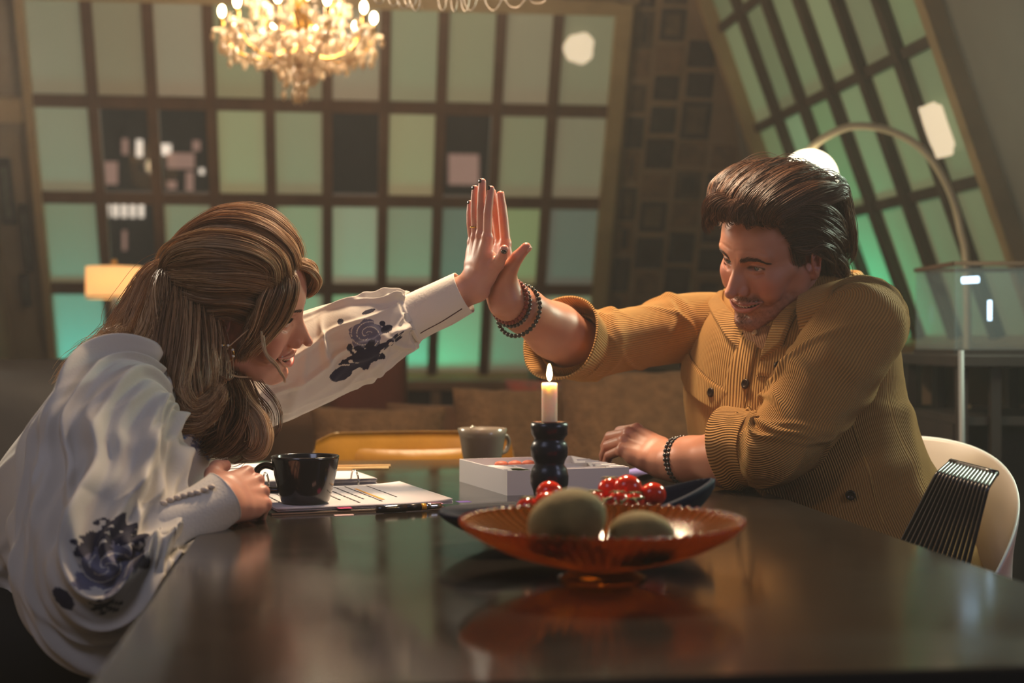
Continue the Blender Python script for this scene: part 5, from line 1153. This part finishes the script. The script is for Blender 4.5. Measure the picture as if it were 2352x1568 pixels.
cfL = Loft(cf, (0, 1, .2), 44, 220, 2.05, lambda S, TH, X: .004*vnoise(X, 15, 9).reshape(S.shape)+.006*np.clip(S-.3, 0, 1), th_off=0)
cfL.X[..., 2] = np.maximum(cfL.X[..., 2], TZ+.0035); cfL.make('cuff', m_cord, jk, solid=.004)

# collar, placket, pockets, seams, buttons
def band(nm, base, lift, mats_, parent, n=60, w0=-2.2, w1=2.2, h=.055, flare=.03, solid=.004):
    V = []; cu = []
    for i in range(n):
        a = w0+(w1-w0)*i/(n-1); dirv = -Fx*math.cos(a)+Lx*math.sin(a)
        for k in range(10):
            t = k/9; up = math.sin(min(1, t*2.2)*PI/2)*.030 if t < .5 else .030-(t-.5)*2*h*.9
            out = .0 if t < .38 else flare*((t-.38)/.62)**.8; ed = .5+.5*math.cos(min(PI, max(0, abs(a)-1.2)*2))
            rr = .074+.012*abs(math.sin(a)); p_ = base+dirv*(rr+out)+np.array((0, 0, up+lift+.010*math.cos(a)-.014*max(0, abs(a)-1.4)))
            if abs(a) > 1.5: p_ = p_+Fx*(abs(a)-1.5)*.055+np.array((0, 0, -.028*(abs(a)-1.5)))
            V.append(p_); cu.append(i*.0035)
    i = np.arange(n-1)[:, None]; j = np.arange(9)[None]; F = [np.stack([i*10+j, (i+1)*10+j, (i+1)*10+j+1, i*10+j+1], -1).reshape(-1, 4)]
    return mk(nm, (arr(V), F), mats_, parent, world=True, solid=solid, attrs={'cu': cu}, subsurf=1)
band('collar', NB+(.0, .0, .030), .006, m_cord, jk)
band('shirt_collar', NB+(.0, .0, .022)+Fx*.004, .004, m_cordin, man, h=.030, flare=.012, w0=-2.7, w1=2.7, solid=.002)

fl1 = shirt.patch('pocket_flap', [(1578, 788), (1702, 905), (1652, 950), (1558, 850)], m_cord, jk, .006)
shirt.disc('button', 1570, 836, .0085, .003, m_btn, jk, .006); shirt.disc('button', 1640, 902, .0085, .003, m_btn, jk, .006)
shirt.patch('pocket_flap', [(1760, 786), (1835, 800), (1815, 870), (1738, 862)], m_cord, jk, .006); shirt.disc('button', 1795, 842, .0085, .003, m_btn, jk, .006)
shirt.patch('collar_leaf', [(1664, 668), (1712, 742), (1700, 806), (1632, 700)], m_cord, jk, .010, rot=True)
shirt.patch('collar_leaf', [(1862, 690), (1800, 796), (1748, 836), (1778, 752)], m_cord, jk, .012, rot=True)
shirt.patch('shirt_front', [(1704, 748), (1776, 748), (1762, 806), (1716, 790)], mat('shirt_tan', (170, 118, 72), .8, wale=(.0035, .0006)), man, .0045); shirt.disc('shirt_button', 1738, 770, .005, .002, mat('pale_button', (190, 150, 100), .4), man, .006)
shirt.patch('placket', [(1706, 770), (1748, 780), (1712, 1030), (1655, 1020)], m_cord, jk, .005, nu=20, nv=60)
shirt.disc('button', 1716, 884, .0085, .003, m_btn, jk, .005); shirt.disc('button', 1690, 985, .0085, .003, m_btn, jk, .005)
shirt.stitch('side_seam', [(1955, 940), (1990, 1060), (2030, 1200)], m_seam, jk); shirt.disc('button', 1955, 1135, .0085, .003, m_btn, jk, .004)
# ------------------------------------------------------------------ the woman
WR_ = np.array([[.9657, .0368, .2570], [.0736, .9105, -.4068], [-.2490, .4118, .8766]]); WC = np.array((-.4149, 2.1808, 1.0712))
wom = thing('person', 'blonde woman in a white embroidered blouse holding a dark mug, her left hand raised', 'person', (-.72, 2.12, 0), 0)
HW = np.eye(4); HW[:3, :3] = WR_; HW[:3, 3] = WC
hwf = fieldhead(HW, 1.0, lambda q: headf(q, False, 1.0, .75))
def W_(x, y, z): return H(x, y, z, HW)
NW = np.array((-.535, 2.150, .978))
def f_head_w(P_):
    n = chainf(P_, [W_(-.025, 0, -.045), W_(-.035, 0, -.085), NW+(.03, 0, .01), NW+(-.02, 0, -.06)], [.042, .042, .050, .066], .02)
    return smin(hwf(P_), n, .02)
SRw, SLw = np.array((-.535, 1.975, .928)), np.array((-.480, 2.315, .945))
ERw, WRw = np.array((-.530, 1.775, .705)), np.array((-.393, 1.905, .797))
WLw = P(1088, 656, 2.405); ELw = P(800, 805, 2.46)
UPW = np.array((.075, -.075, 1.0))
HLw = frame3(WLw+np.array((.004, .0, .004)), UPW, -NRM); HLw[:3, 1] *= -1
thumbW = ([(.014, .020, -.010), (.040, .048, -.014), (.056, .066, -.010), (.070, .084, -.002)], [.0155, .0125, .0102, .0084])
fw_ = handf(fingers([(-.08, .10, .06), (-.10, .04, .03), (-.12, .06, .05), (-.16, .12, .08)], [.03, .02, -.04, -.11], .98, .92), PALM, thumbW, HLw, .88)
def f_armL_w(P_): return smin(fw_(P_), forearm(P_, ELw, WLw, (.042, .036, .024)), .015)
MUGP = T(693, 1171); MUGC = np.array((MUGP[0], MUGP[1]+.047, TZ))
KW = P(624, 1108, 2.015); HRw = frame3(WRw, KW-WRw, (-.05, -1.0, .28))
thumbG = ([(.018, .022, -.006), (.046, .046, -.012), (.070, .058, -.018), (.094, .060, -.022)], [.0165, .0130, .0108, .0088])
fg_ = handf(fingers([(1.05, 1.45, .8), (1.1, 1.5, .8), (1.1, 1.5, .8), (1.1, 1.45, .8)], [.06, .02, -.04, -.10], 1.0, .94), PALM, thumbG, HRw, 1.0)
def f_armR_w(P_): return smin(fg_(P_), forearm(P_, ERw, WRw, (.030, .033, .026)), .015)
def f_torso_w(P_):
    d = chainf(P_, [(-.78, 2.12, .56), (-.64, 2.13, .74), (-.565, 2.145, .87)], [.12, .095, .085], .05)
    d = smin(d, cap(P_, SRw-(0, 0, .02), SLw-(0, 0, .02), .034), .03); d = smin(d, chainf(P_, [SRw-(0, 0, .02), ERw], [.034, .030]), .03); d = smin(d, chainf(P_, [SLw, ELw], [.046, .040]), .03); d = smin(d, chainf(P_, [NW, (-.565, 2.145, .87)], [.046, .07]), .04)
    for s in (-.09, .09): d = smin(d, chainf(P_, [(-.78, 2.12+s, .56), (-.38, 2.10+s, .57), (-.36, 2.10+s, .10)], [.080, .058, .042]), .04); d = smin(d, cap(P_, (-.37, 2.10+s, .045), (-.20, 2.10+s, .032), .038, .028), .03)
    return d
parts = []; cols = []; WSK = (214, 156, 132)
def colw(q): return headcol(q, False, WSK, (200, 92, 88), (216, 138, 122), None)
g = sdfmesh(f_head_w, WC-(.15, .15, .16), WC+(.16, .16, .16), .0018); addp(g, colw(tolocal(HW, g[0])))
lo = np.minimum(WLw, ELw)-(.06, .09, .07); hi = np.maximum(WLw, ELw)+(.10, .08, .22); g = sdfmesh(f_armL_w, lo, hi, .0019); addp(g, armcol(g[0], WSK, (206, 126, 110), fw_.segs))
lo = np.minimum(WRw, ERw)-(.06, .09, .06); hi = np.maximum(WRw, ERw)+(.16, .16, .10); g = sdfmesh(f_armR_w, lo, hi, .0019); addp(g, armcol(g[0], WSK, (200, 118, 104), fg_.segs, 4))
g = sdfmesh(f_torso_w, (-1.0, 1.68, -.01), (-.1, 2.6, 1.03), .009, 1); addp(g, np.tile(lin(WSK), (len(g[0]), 1)))
body_w = mk('body', join(parts), m_skin, wom, world=True, cattrs={'col': np.vstack(cols)})
eye_parts(HW, wom, (1, .05, .16), (72, 58, 44)); teeth(HW, wom); brows(HW, wom, 200, (72, 48, 36), .001, .0004, .0050, man_=False)
L_ = []; LX = surfx(.0205+.0235*np.arange(60)/59, .0030+.0016*np.sin(PI*np.arange(60)/59)+.0006, False, 1.0, .75)
for k in range(60):                                          # lashes
    for s in (-1, 1):
        t = k/59; y = .0205+.0235*t; z = .0030+.0016*math.sin(PI*t); x = LX[k]
        a = np.array((x-.0006, s*y, z)); b = a+np.array((.0048, s*(.0008+.003*t), .0016)); L_.append(tube([H(*a, HW), H(*((a+b)/2-(0, 0, .0006)), HW), H(*b, HW)], [.00022, .0002, .0001], 3, caps=False))
mk('eyelashes', join(L_), mat('lashes', (20, 14, 12), .5), wom, world=True)['kind'] = 'stuff'
m_naild = mat('black_nail_polish', (24, 14, 14), .12, coat=.6)
nails(fw_, HLw, body_w, m_naild); nails(fg_, HRw, body_w, m_naild)
m_goldr = mat('gold_ring', (230, 176, 80), .18, metal=1); m_silr = mat('silver_ring', (170, 160, 150), .2, metal=1)
def ring(f, k, t, m, name, label, parent, r=1.12, th=.0014, seg=0):
    pt, rs = f.segs[k]; c = pt[seg]*(1-t)+pt[seg+1]*t; d = pt[seg+1]-pt[seg]; M = frame3(c, np.cross(d, (.3, .5, .2)), d)
    V, F = torus((0, 0, 0), rs[seg]*r, th, 28, 8); o = mk(name, (V@M[:3, :3].T+M[:3, 3], F), m, None); return tag(o, label, 'ring')
r1 = ring(fw_, 2, .42, m_goldr, 'ring', 'gold ring on the raised left hand of the woman', None)
m1 = ring(fg_, 2, .55, m_silr, 'ring', 'silver ring on the hand of the woman that holds the mug', None, 1.15, .0022)
# ---- hair
m_blond = hairmat('blonde_hair', (170, 130, 90), 0, 0, .42)
PALW = [(84, 56, 38), (136, 98, 66), (178, 136, 96), (216, 178, 134), (238, 210, 170)]
def f_cap_w(P_):
    q = tolocal(HW, P_).astype(np.float32)
    d = ell(q, (-.018, 0, .046), (.100, .080, .087)); d = np.maximum(d, q@np.array((.80, 0, -.60), np.float32)-(.80*.030-.60*.060)*1.0)
    return smin(d, ell(q, (-.075, 0, .01), (.036, .055, .050)), .03)
g = sdfmesh(f_cap_w, WC-(.16, .16, .14), WC+(.14, .14, .17), .0035); hair_w = mk('hair', g, mat('blonde_base', (88, 58, 38), .6, bump=(160, 1, .003)), wom, world=True)
gw = []; TIE = (-.122, .004, .022)
crown = gset(lambda y: [(.068-6*y*y, y, .082-3*y*y), (.050-4*y*y, y*1.1, .112-3*y*y), (.0, y*1.25, .134-5*y*y), (-.060, y*1.2, .120-4*y*y), (-.105, y*.75, .070), (-.122, y*.25, .026)], np.linspace(-.064, .064, 12))
gw.append(strands(HL(crown, HW), 5600, .010, 51, .00045, 26, .45, .0024, .02, (0, 1), fly=.4))
for s in (-1, 1):
    side = [[(.056, s*.048, .080), (.020, s*.070, .104), (-.04, s*.077, .100), (-.095, s*.048, .062), (-.120, s*.010, .026)], [(.055, s*.052, .070), (.020, s*.078, .084), (-.04, s*.085, .075), (-.095, s*.050, .045), (-.120, s*.010, .024)], [(.048, s*.060, .050), (.012, s*.081, .058), (-.04, s*.086, .048), (-.095, s*.052, .030), (-.120, s*.010, .022)],
            [(.038, s*.067, .026), (.005, s*.081, .032), (-.045, s*.084, .022), (-.095, s*.052, .014), (-.120, s*.010, .020)], [(.020, s*.073, .016), (-.012, s*.083, .020), (-.055, s*.080, .000), (-.098, s*.050, .0), (-.120, s*.010, .018)]]
    gw.append(strands(HL(side, HW), 3400, .009, 53+s, .00045, 24, .45, .0022, .02, (0, .9), fly=.4))
def PX(L): return [np.array([P(*q) for q in g_]) for g_ in L]
# tail and back lengths (picture point, distance)
tail = PX([[(388, 606, 2.20), (345, 622, 2.21), (305, 690, 2.23), (270, 760, 2.22), (215, 800, 2.20), (165, 845, 2.18), (120, 900, 2.16)], [(390, 608, 2.19), (352, 640, 2.17), (318, 720, 2.16), (288, 775, 2.14), (255, 790, 2.12), (200, 820, 2.13), (150, 870, 2.13)],
           [(392, 612, 2.18), (362, 650, 2.13), (345, 720, 2.11), (330, 790, 2.09), (300, 800, 2.08), (262, 795, 2.09), (240, 760, 2.11)], [(394, 614, 2.17), (376, 660, 2.11), (370, 730, 2.08), (362, 800, 2.07), (345, 860, 2.07), (330, 890, 2.08)]])
gw.append(strands(tail, 2600, [.006, .014, .018, .018, .016, .010], 61, .00045, 30, .45, .009, .35, (.3, 1), fly=.6))
drop_ = PX([[(402, 640, 2.13), (392, 730, 2.08), (380, 820, 2.055), (372, 890, 2.05), (395, 950, 2.04), (440, 978, 2.03), (500, 955, 2.03)], [(425, 660, 2.12), (420, 750, 2.07), (412, 840, 2.045), (408, 900, 2.04), (430, 945, 2.03), (470, 950, 2.03), (505, 915, 2.03)],
            [(450, 690, 2.12), (450, 770, 2.07), (448, 850, 2.05), (446, 900, 2.04), (462, 925, 2.04), (490, 915, 2.04), (508, 880, 2.05)], [(474, 715, 2.115), (476, 780, 2.09), (478, 850, 2.07), (486, 895, 2.06), (505, 880, 2.06)]])
gw.append(strands(drop_, 5000, [.010, .018, .022, .022, .016, .008], 63, .00045, 32, .4, .005, .22, (0, 1), fly=.4))
mid = PX([[(500, 860, 2.16), (512, 920, 2.12), (500, 975, 2.10), (470, 1015, 2.08), (445, 1035, 2.08)], [(530, 870, 2.18), (552, 930, 2.15), (560, 985, 2.12), (535, 1030, 2.10), (505, 1045, 2.09)], [(550, 870, 2.2), (575, 930, 2.18), (590, 970, 2.16), (570, 1010, 2.14)]])
gw.append(strands(mid, 1500, [.014, .022, .022, .010], 65, .0005, 24, .4, .004, .25, (.0, .45), fly=.5))
lock = PX([[(545, 880, 2.14), (568, 925, 2.12), (596, 960, 2.11), (607, 1000, 2.10), (596, 1036, 2.10), (572, 1042, 2.10), (556, 1026, 2.10)], [(530, 885, 2.14), (556, 940, 2.12), (580, 970, 2.11), (590, 1005, 2.10), (580, 1030, 2.10), (564, 1030, 2.10)]])
gw.append(strands(lock, 900, [.008, .011, .012, .006], 67, .0005, 28, .4, .002, .12, (.45, 1), fly=.4))
bangs = [[(.058, -.030, .078), (.074, -.046, .074), (.0745, -.062, .040), (.060, -.072, .000), (.040, -.075, -.036), (.034, -.070, -.060)], [(.056, -.044, .072), (.064, -.060, .062), (.058, -.072, .026), (.044, -.079, -.010), (.026, -.079, -.042), (.022, -.072, -.068)],
         [(.046, -.056, .064), (.046, -.072, .052), (.042, -.081, .016), (.036, -.083, -.014), (.026, -.079, -.040)], [(.036, -.066, .045), (.034, -.079, .028), (.030, -.083, .004), (.026, -.082, -.010)]]
gw.append(strands(HL(bangs, HW), 3800, [.006, .010, .010, .008, .004], 69, .00045, 26, .4, .0022, .3, (0, .95), fly=.4))
tuft = [[(.062, -.010, .084), (.090, -.006, .082), (.106, .004, .062), (.100, .014, .036), (.088, .022, .020)], [(.060, .010, .084), (.088, .020, .080), (.098, .034, .054), (.088, .048, .024)], [(.056, .030, .078), (.078, .048, .060), (.074, .064, .020), (.050, .074, -.03), (.04, .072, -.07)]]
gw.append(strands(HL(tuft, HW), 900, .006, 71, .00045, 20, .4, .002, .2, (.4, 1), fly=.4))
wisp = PX([[(590, 740, 2.105), (548, 775, 2.09), (517, 805, 2.085), (512, 835, 2.085), (532, 862, 2.088), (580, 867, 2.095)], [(600, 760, 2.09), (606, 800, 2.085), (622, 830, 2.08), (648, 858, 2.085), (656, 880, 2.09)], [(604, 770, 2.09), (612, 812, 2.085), (634, 838, 2.08), (652, 868, 2.085)]])
for k, w_ in enumerate(wisp): gw.append(strands([w_], 60 if k else 40, .0018 if k else .0012, 73+k, .0003, 24, .3, .0008, .1, (.6, 1)))
g, ton, u = joinh(gw); mk('hair_strands', g, m_blond, hair_w, world=True, cattrs={'col': haircol(ton*(.80+.30*u), u, PALW)})
mk('hair_tie', move(torus((0, 0, 0), .012, .004, 20, 8, 'x'), P(392, 606, 2.19)), mat('black_elastic', (18, 16, 16), .6), hair_w, world=True)
# ---- earring
ec_ = P(517, 812, 2.085); V, F = torus((0, 0, 0), .0125, .0012, 28, 8, 'y'); er_ = mk('earring', (V+ec_, F), m_goldr); tag(er_, 'small gold hoop earring with beads on the ear of the woman', 'earring')
for k in range(7):
    a = -.3+k*.75; mk('bead', ball(ec_+(.0125*math.cos(a), 0, .0125*math.sin(a)), .0022, 10, 8), mat('pearl', (240, 225, 200), .15, spec=.8), er_)
# ---- blouse
m_blouse = mat('white_blouse', (226, 220, 208), .8, attr='col', sheen=.15, bump=(260, .35, .0008), translucent=.12)
NAVY, GREYB, BLUE, WHI = (26, 28, 58), (112, 112, 134), (96, 134, 196), (226, 220, 208)
def floral(X, motifs):
    """embroidered flowers: (centre, axis u, axis v, size u, size v, kind)"""
    P_ = X.reshape(-1, 3); c = np.tile(lin(WHI), (len(P_), 1)); fine = vnoise(P_, 210, 31); mid_ = vnoise(P_, 90, 33)
    for (cen, au, av, su, sv, kind, col) in motifs:
        q = P_-np.array(cen); u = q@np.array(au); v = q@np.array(av); n_ = np.cross(au, av); w = np.abs(q@n_) < .05
        uu, vv = u/su, v/sv; r = np.hypot(uu, vv); th = np.arctan2(vv, uu)
        if kind == 'leaf': m = (r < 1+.10*fine)
        elif kind == 'rose': m = (r < 1+.12*np.cos(5*th)+.12*fine)&~((np.abs(np.sin(9*r+1.5*th)) < .22)&(mid_ > -.2))
        else: m = (r < 1+.22*np.cos(7*th+mid_)+.15*fine)&(mid_+.6*fine > -.45)
        m = m&w; c[m] = lin(col)*(1+.25*fine[m][:, None]*.5)
    return np.clip(c, 0, 1)
def plane_axes(p):                                           # axes seen from the room side: right and up
    return (1, 0, 0), (0, 0, 1)
gB = gathers(81, 26, .006); gB2 = gathers(82, 30, .005)
def FL(px, py, d, su, sv, ang, kind, col):
    a = math.radians(ang); return (P(px, py, d), (math.cos(a), 0, math.sin(a)), (-math.sin(a), 0, math.cos(a)), su*d/FPX, sv*d/FPX, kind, col)
Ly = (SLw-SRw)/np.linalg.norm(SLw-SRw)
rows = [(*(NW+(.010, 0, .030)), .058, .052), (*(NW+(.000, 0, .008)), .085, .066), (*(NW+(-.010, 0, -.022)), .140, .085), (-.560, 2.148, .912), (-.575, 2.145, .865), (-.600, 2.140, .81), (-.640, 2.135, .745), (-.690, 2.13, .685), (-.715, 2.125, .655), (-.735, 2.12, .61), (-.76, 2.12, .56)]
ab = [None]*3+[(.182, .110), (.192, .128), (.190, .138), (.190, .142), (.178, .132), (.160, .118), (.166, .124), (.172, .13)]
rows = [r if len(r) == 5 else (*r, *ab[i]) for i, r in enumerate(rows)]
def dB(S, TH, X): return (gB(S, TH)*np.clip((S-.12)*4, 0, 1)*1.9+gB2(S, TH))*np.clip((.97-S)*7, .12, 1)+.004*vnoise(X, 9, 4).reshape(S.shape)*np.clip((1-S)*6, 0, 1)+.0022*win(S, .88, .09)*np.sin(S*230)
blo = Loft(rows, Ly, 200, 320, 2.2, dB, th_off=0)
mb = [FL(395, 1060, 2.0, 34, 44, 20, 'wild', NAVY), FL(400, 1000, 2.05, 26, 22, 0, 'rose', BLUE), FL(520, 1060, 2.1, 34, 60, 20, 'wild', BLUE), FL(372, 1150, 2.0, 18, 22, 10, 'wild', NAVY), FL(500, 1120, 2.1, 14, 20, 0, 'leaf', NAVY), FL(555, 1010, 2.15, 12, 60, 10, 'wild', NAVY), FL(470, 1010, 2.1, 20, 24, 0, 'rose', GREYB), FL(350, 890, 2.0, 12, 30, -20, 'leaf', NAVY)]
bl = blo.make('blouse', m_blouse, wom, cols=lambda s: floral(s.X, mb))
# near sleeve, full and gathered at shoulder and cuff
fT = folds(91, 18, .2, .9, .008, (.02, .05), (.4, 1.1), (-1.8, 1.8)); gS = gathers(92, 60, .013); gS2 = gathers(95, 22, .016)
rows = [(*(SRw+(.005, .060, .002)), .050, .060), (*(SRw+(-.008, .015, -.006)), .070, .084), (-.555, 1.945, .875, .078, .096), (-.553, 1.905, .82, .080, .100), (-.548, 1.860, .760, .082, .102), (-.533, 1.822, .708, .082, .096), (-.502, 1.812, .684, .080, .084), (-.470, 1.828, .706, .066, .068), (-.452, 1.845, .734, .044, .046), (-.446, 1.852, .746, .036, .038)]
def dS(S, TH, X): return gS(S, TH)*(.75+.4*np.clip(np.abs(S-.45)*2.2, 0, 1))+gS2(S, TH)*np.sin(PI*S)+fT(S, TH)+.005*vnoise(X, 9, 7).reshape(S.shape)*np.sin(PI*S)
sR = Loft(rows, (0, 1, 0), 320, 440, 2.1, dS, th_off=PI/2)
mS = [FL(245, 1300, 1.74, 66, 56, 0, 'rose', GREYB), FL(235, 1235, 1.74, 62, 36, 20, 'wild', NAVY), FL(190, 1262, 1.74, 20, 15, 40, 'leaf', NAVY), FL(318, 1290, 1.74, 14, 26, 20, 'leaf', NAVY), FL(155, 1370, 1.74, 18, 34, 50, 'leaf', NAVY), FL(250, 1385, 1.74, 30, 18, 0, 'wild', NAVY), FL(300, 1240, 1.74, 18, 20, 0, 'wild', NAVY)]
sR.make('sleeve', m_blouse, bl, cols=lambda s: floral(s.X, mS))
m_cuff = mat('blouse_cuff', WHI, .8, sheen=.1, bump=(240, .5, .001))
dW = WRw-ERw; cf = [(-.455, 1.843, .738, .040, .042), (*(ERw*.42+WRw*.58), .0385, .0400), (*(ERw*.22+WRw*.78), .0360, .0375), (*(WRw-.04*dW/np.linalg.norm(dW)*0), .0345, .0360), (*(WRw+dW*.04), .0350, .0365)]
cR_ = Loft(cf, (0, 1, 0), 60, 160, 2.0, lambda S, TH, X: .0022*vnoise(X, 40, 3).reshape(S.shape)+.003*win(S, .04, .05), th_off=PI/2); cR_.make('cuff', m_cuff, bl, solid=.0015)
m_pearlb = mat('cloth_button', (214, 200, 184), .6)
for k in range(9):
    px = 360+k*15.5; py = 1158-k*5.2; q_ = P(px, py, 1.83+k*.008); i, j = cR_.find(px, py+8); mk('button', ball(cR_.X[i, j]+cR_.N[i, j]*.003+(0, 0, .001), .0042, 12, 8, (1.3, 1, .9)), m_pearlb, bl, world=True)
# far sleeve, raised
fU = folds(97, 16, .1, .85, .007, (.015, .04), (.4, 1.0), (-1.6, 1.6)); gU = gathers(98, 24, .007); gU2 = gathers(99, 9, .012)
CE = P(1075, 668, 2.408); CB = P(955, 728, 2.425)             # cuff end and cuff base
rows = [(*(SLw+(-.02, -.05, -.03)), .075, .095), (*P(560, 862, 2.34), .092, .070), (*P(650, 845, 2.37), .086, .066), (*P(740, 812, 2.40), .078, .062), (*P(820, 780, 2.41), .070, .060), (*P(880, 755, 2.42), .060, .054), (*P(925, 737, 2.425), .052, .048), (*P(945, 730, 2.425), .040, .038)]
sL = Loft(rows, (0, 0, 1), 320, 460, 2.1, lambda S, TH, X: gU(S, TH)*(.75+.4*np.clip(np.abs(S-.4)*2, 0, 1))+gU2(S, TH)*np.sin(PI*S)+fU(S, TH)+.004*vnoise(X, 10, 9).reshape(S.shape), th_off=PI)
mL = [FL(840, 768, 2.34, 38, 34, 20, 'rose', GREYB), FL(835, 818, 2.34, 50, 26, 30, 'wild', NAVY), FL(782, 858, 2.34, 28, 15, 30, 'leaf', NAVY), FL(885, 755, 2.34, 14, 9, 25, 'leaf', NAVY), FL(900, 782, 2.34, 26, 7, 40, 'wild', NAVY), FL(803, 798, 2.34, 7, 9, 0, 'leaf', NAVY), FL(779, 738, 2.34, 7, 7, 0, 'leaf', NAVY), FL(875, 742, 2.34, 7, 6, 0, 'leaf', NAVY), FL(845, 715, 2.36, 16, 5, 20, 'leaf', NAVY)]
sL.make('sleeve', m_blouse, bl, cols=lambda s: floral(s.X, mL))
cf = [(*P(936, 735, 2.425), .040, .038), (*P(960, 724, 2.424), .0400, .0375), (*P(1000, 704, 2.418), .0385, .0365), (*P(1040, 685, 2.412), .0370, .0350), (*P(1066, 672, 2.408), .0365, .0345)]
cL_ = Loft(cf, (0, 0, 1), 60, 160, 2.0, lambda S, TH, X: .0020*vnoise(X, 30, 3).reshape(S.shape)+.0025*win(S, .06, .04), th_off=PI); cL_.make('cuff', m_cuff, bl, solid=.0015)
m_rim = mat('rim_thread', (70, 34, 30), .8)
cL_.stitch('buttonhole_seam', [(965, 765), (1000, 745), (1040, 722), (1062, 708)], m_rim, bl, r=.0011)
# trousers
m_pant = mat('black_trousers', (14, 14, 16), .8)
for s in (-.10, .10):
    rows = [(-.86, 2.12+s*.9, .60, .10, .10), (-.76, 2.12+s, .58, .115, .105), (-.60, 2.115+s, .575, .095, .088), (-.42, 2.105+s, .575, .078, .075), (-.345, 2.10+s, .53, .070, .070), (-.345, 2.10+s, .40, .062, .060), (-.35, 2.10+s, .12, .055, .055)]
    Loft(rows, (0, 1, 0), 90, 60, 2.1, lambda S, TH, X: .004*vnoise(X, 14, 2).reshape(S.shape)).make('trousers', m_pant, wom)
mk('waistband', tube([(-.83, 2.12, .60), (-.74, 2.12, .60)], [.16, .17], 40), m_pant, wom, world=True)
# her stool
stl = thing('stool', 'dark padded stool the blonde woman sits on', 'stool', (-.74, 2.12, 0), 0)
mk('seat', lathe([(.001, .455), (.15, .455), (.185, .47), (.19, .49), (.17, .505), (.001, .51)], 40), m_leather, stl) if 'm_leather' in globals() else None
for a in range(4):
    c_, s_ = math.cos(PI/4+a*PI/2), math.sin(PI/4+a*PI/2); mk('leg', tube([(c_*.12, s_*.12, .455), (c_*.18, s_*.18, 0)], [.015, .012], 10, 5), MATS.get('black_metal') or mat('black_metal', (20, 19, 20), .35, metal=.6), stl)
# ------------------------------------------------------------------ bracelets
def bracelet(C, ax, r, n, br, m, name, label, tilt=(0, 0, 0), sq=1.0, kind='bead'):
    M = frame3(C, np.cross(ax, (0.1, .3, .9)), np.array(ax)+np.array(tilt)); o = thing(name, label, 'bracelet', tuple(C), 0)
    pts = [C+M[:3, :3]@np.array((r*math.cos(a), r*sq*math.sin(a), 0)) for a in np.arange(n)*2*PI/n]
    if kind == 'bead':
        b0 = None
        for p_ in pts:
            if b0 is None: b0 = mk('bead', ball((0, 0, 0), br, 12, 8), m, o); b0.location = p_-C
            else: b = b0.copy(); COL.objects.link(b); b.location = p_-C
    C2 = pts+[pts[0]]; mk('cord', tube(C2, br*.4 if kind == 'bead' else br, 6, 60), m_bead if kind == 'bead' else m, o, world=True); return o
axR = (ERm-WRm)/np.linalg.norm(ERm-WRm); axL = (ELm-WLm)/np.linalg.norm(ELm-WLm)
bracelet(WRm+axR*.006, axR, .0370, 32, .0042, m_cordr, 'bracelet', 'red brown beaded bracelet on the raised right wrist of the man', (.25, 0, .30))
bracelet(WRm+axR*.012+(0, 0, -.002), axR, .0390, 34, .0038, m_bead, 'bracelet', 'dark brown beaded bracelet next to the red brown one on the raised wrist', (.1, 0, .35))
bracelet(WRm+axR*.034+(.0, 0, -.006), axR, .0450, 34, .0040, m_beadg, 'bracelet', 'grey beaded bracelet hanging lowest on the raised wrist', (-.15, 0, .15))
bracelet(WLm+axL*.022, axL, .0385, 30, .0044, m_bead, 'bracelet', 'dark beaded bracelet on the resting left wrist, nearer the hand', (.1, 0, .10))
bracelet(WLm+axL*.031, axL, .0395, 30, .0044, m_bead, 'bracelet', 'dark beaded bracelet on the resting left wrist, nearer the elbow', (.0, 0, .02))
# ------------------------------------------------------------------ the hazy air of the room
hz = bpy.data.materials.new('haze'); hz.use_nodes = True; nt = hz.node_tree; nt.nodes.clear()
o_ = nt.nodes.new('ShaderNodeOutputMaterial'); v_ = nt.nodes.new('ShaderNodeVolumeScatter'); v_.inputs['Density'].default_value = .010; v_.inputs['Anisotropy'].default_value = .35; v_.inputs['Color'].default_value = (.95, .92, .88, 1)
nt.links.new(v_.outputs[0], o_.inputs['Volume'])
hb = mk('haze', toroom(box((-1.60, -.59, -.04), (2.58, 7.19, 3.09))), hz, smooth=False); tag(hb, 'thin warm haze hanging in the air of the whole room', 'haze', kind='stuff')
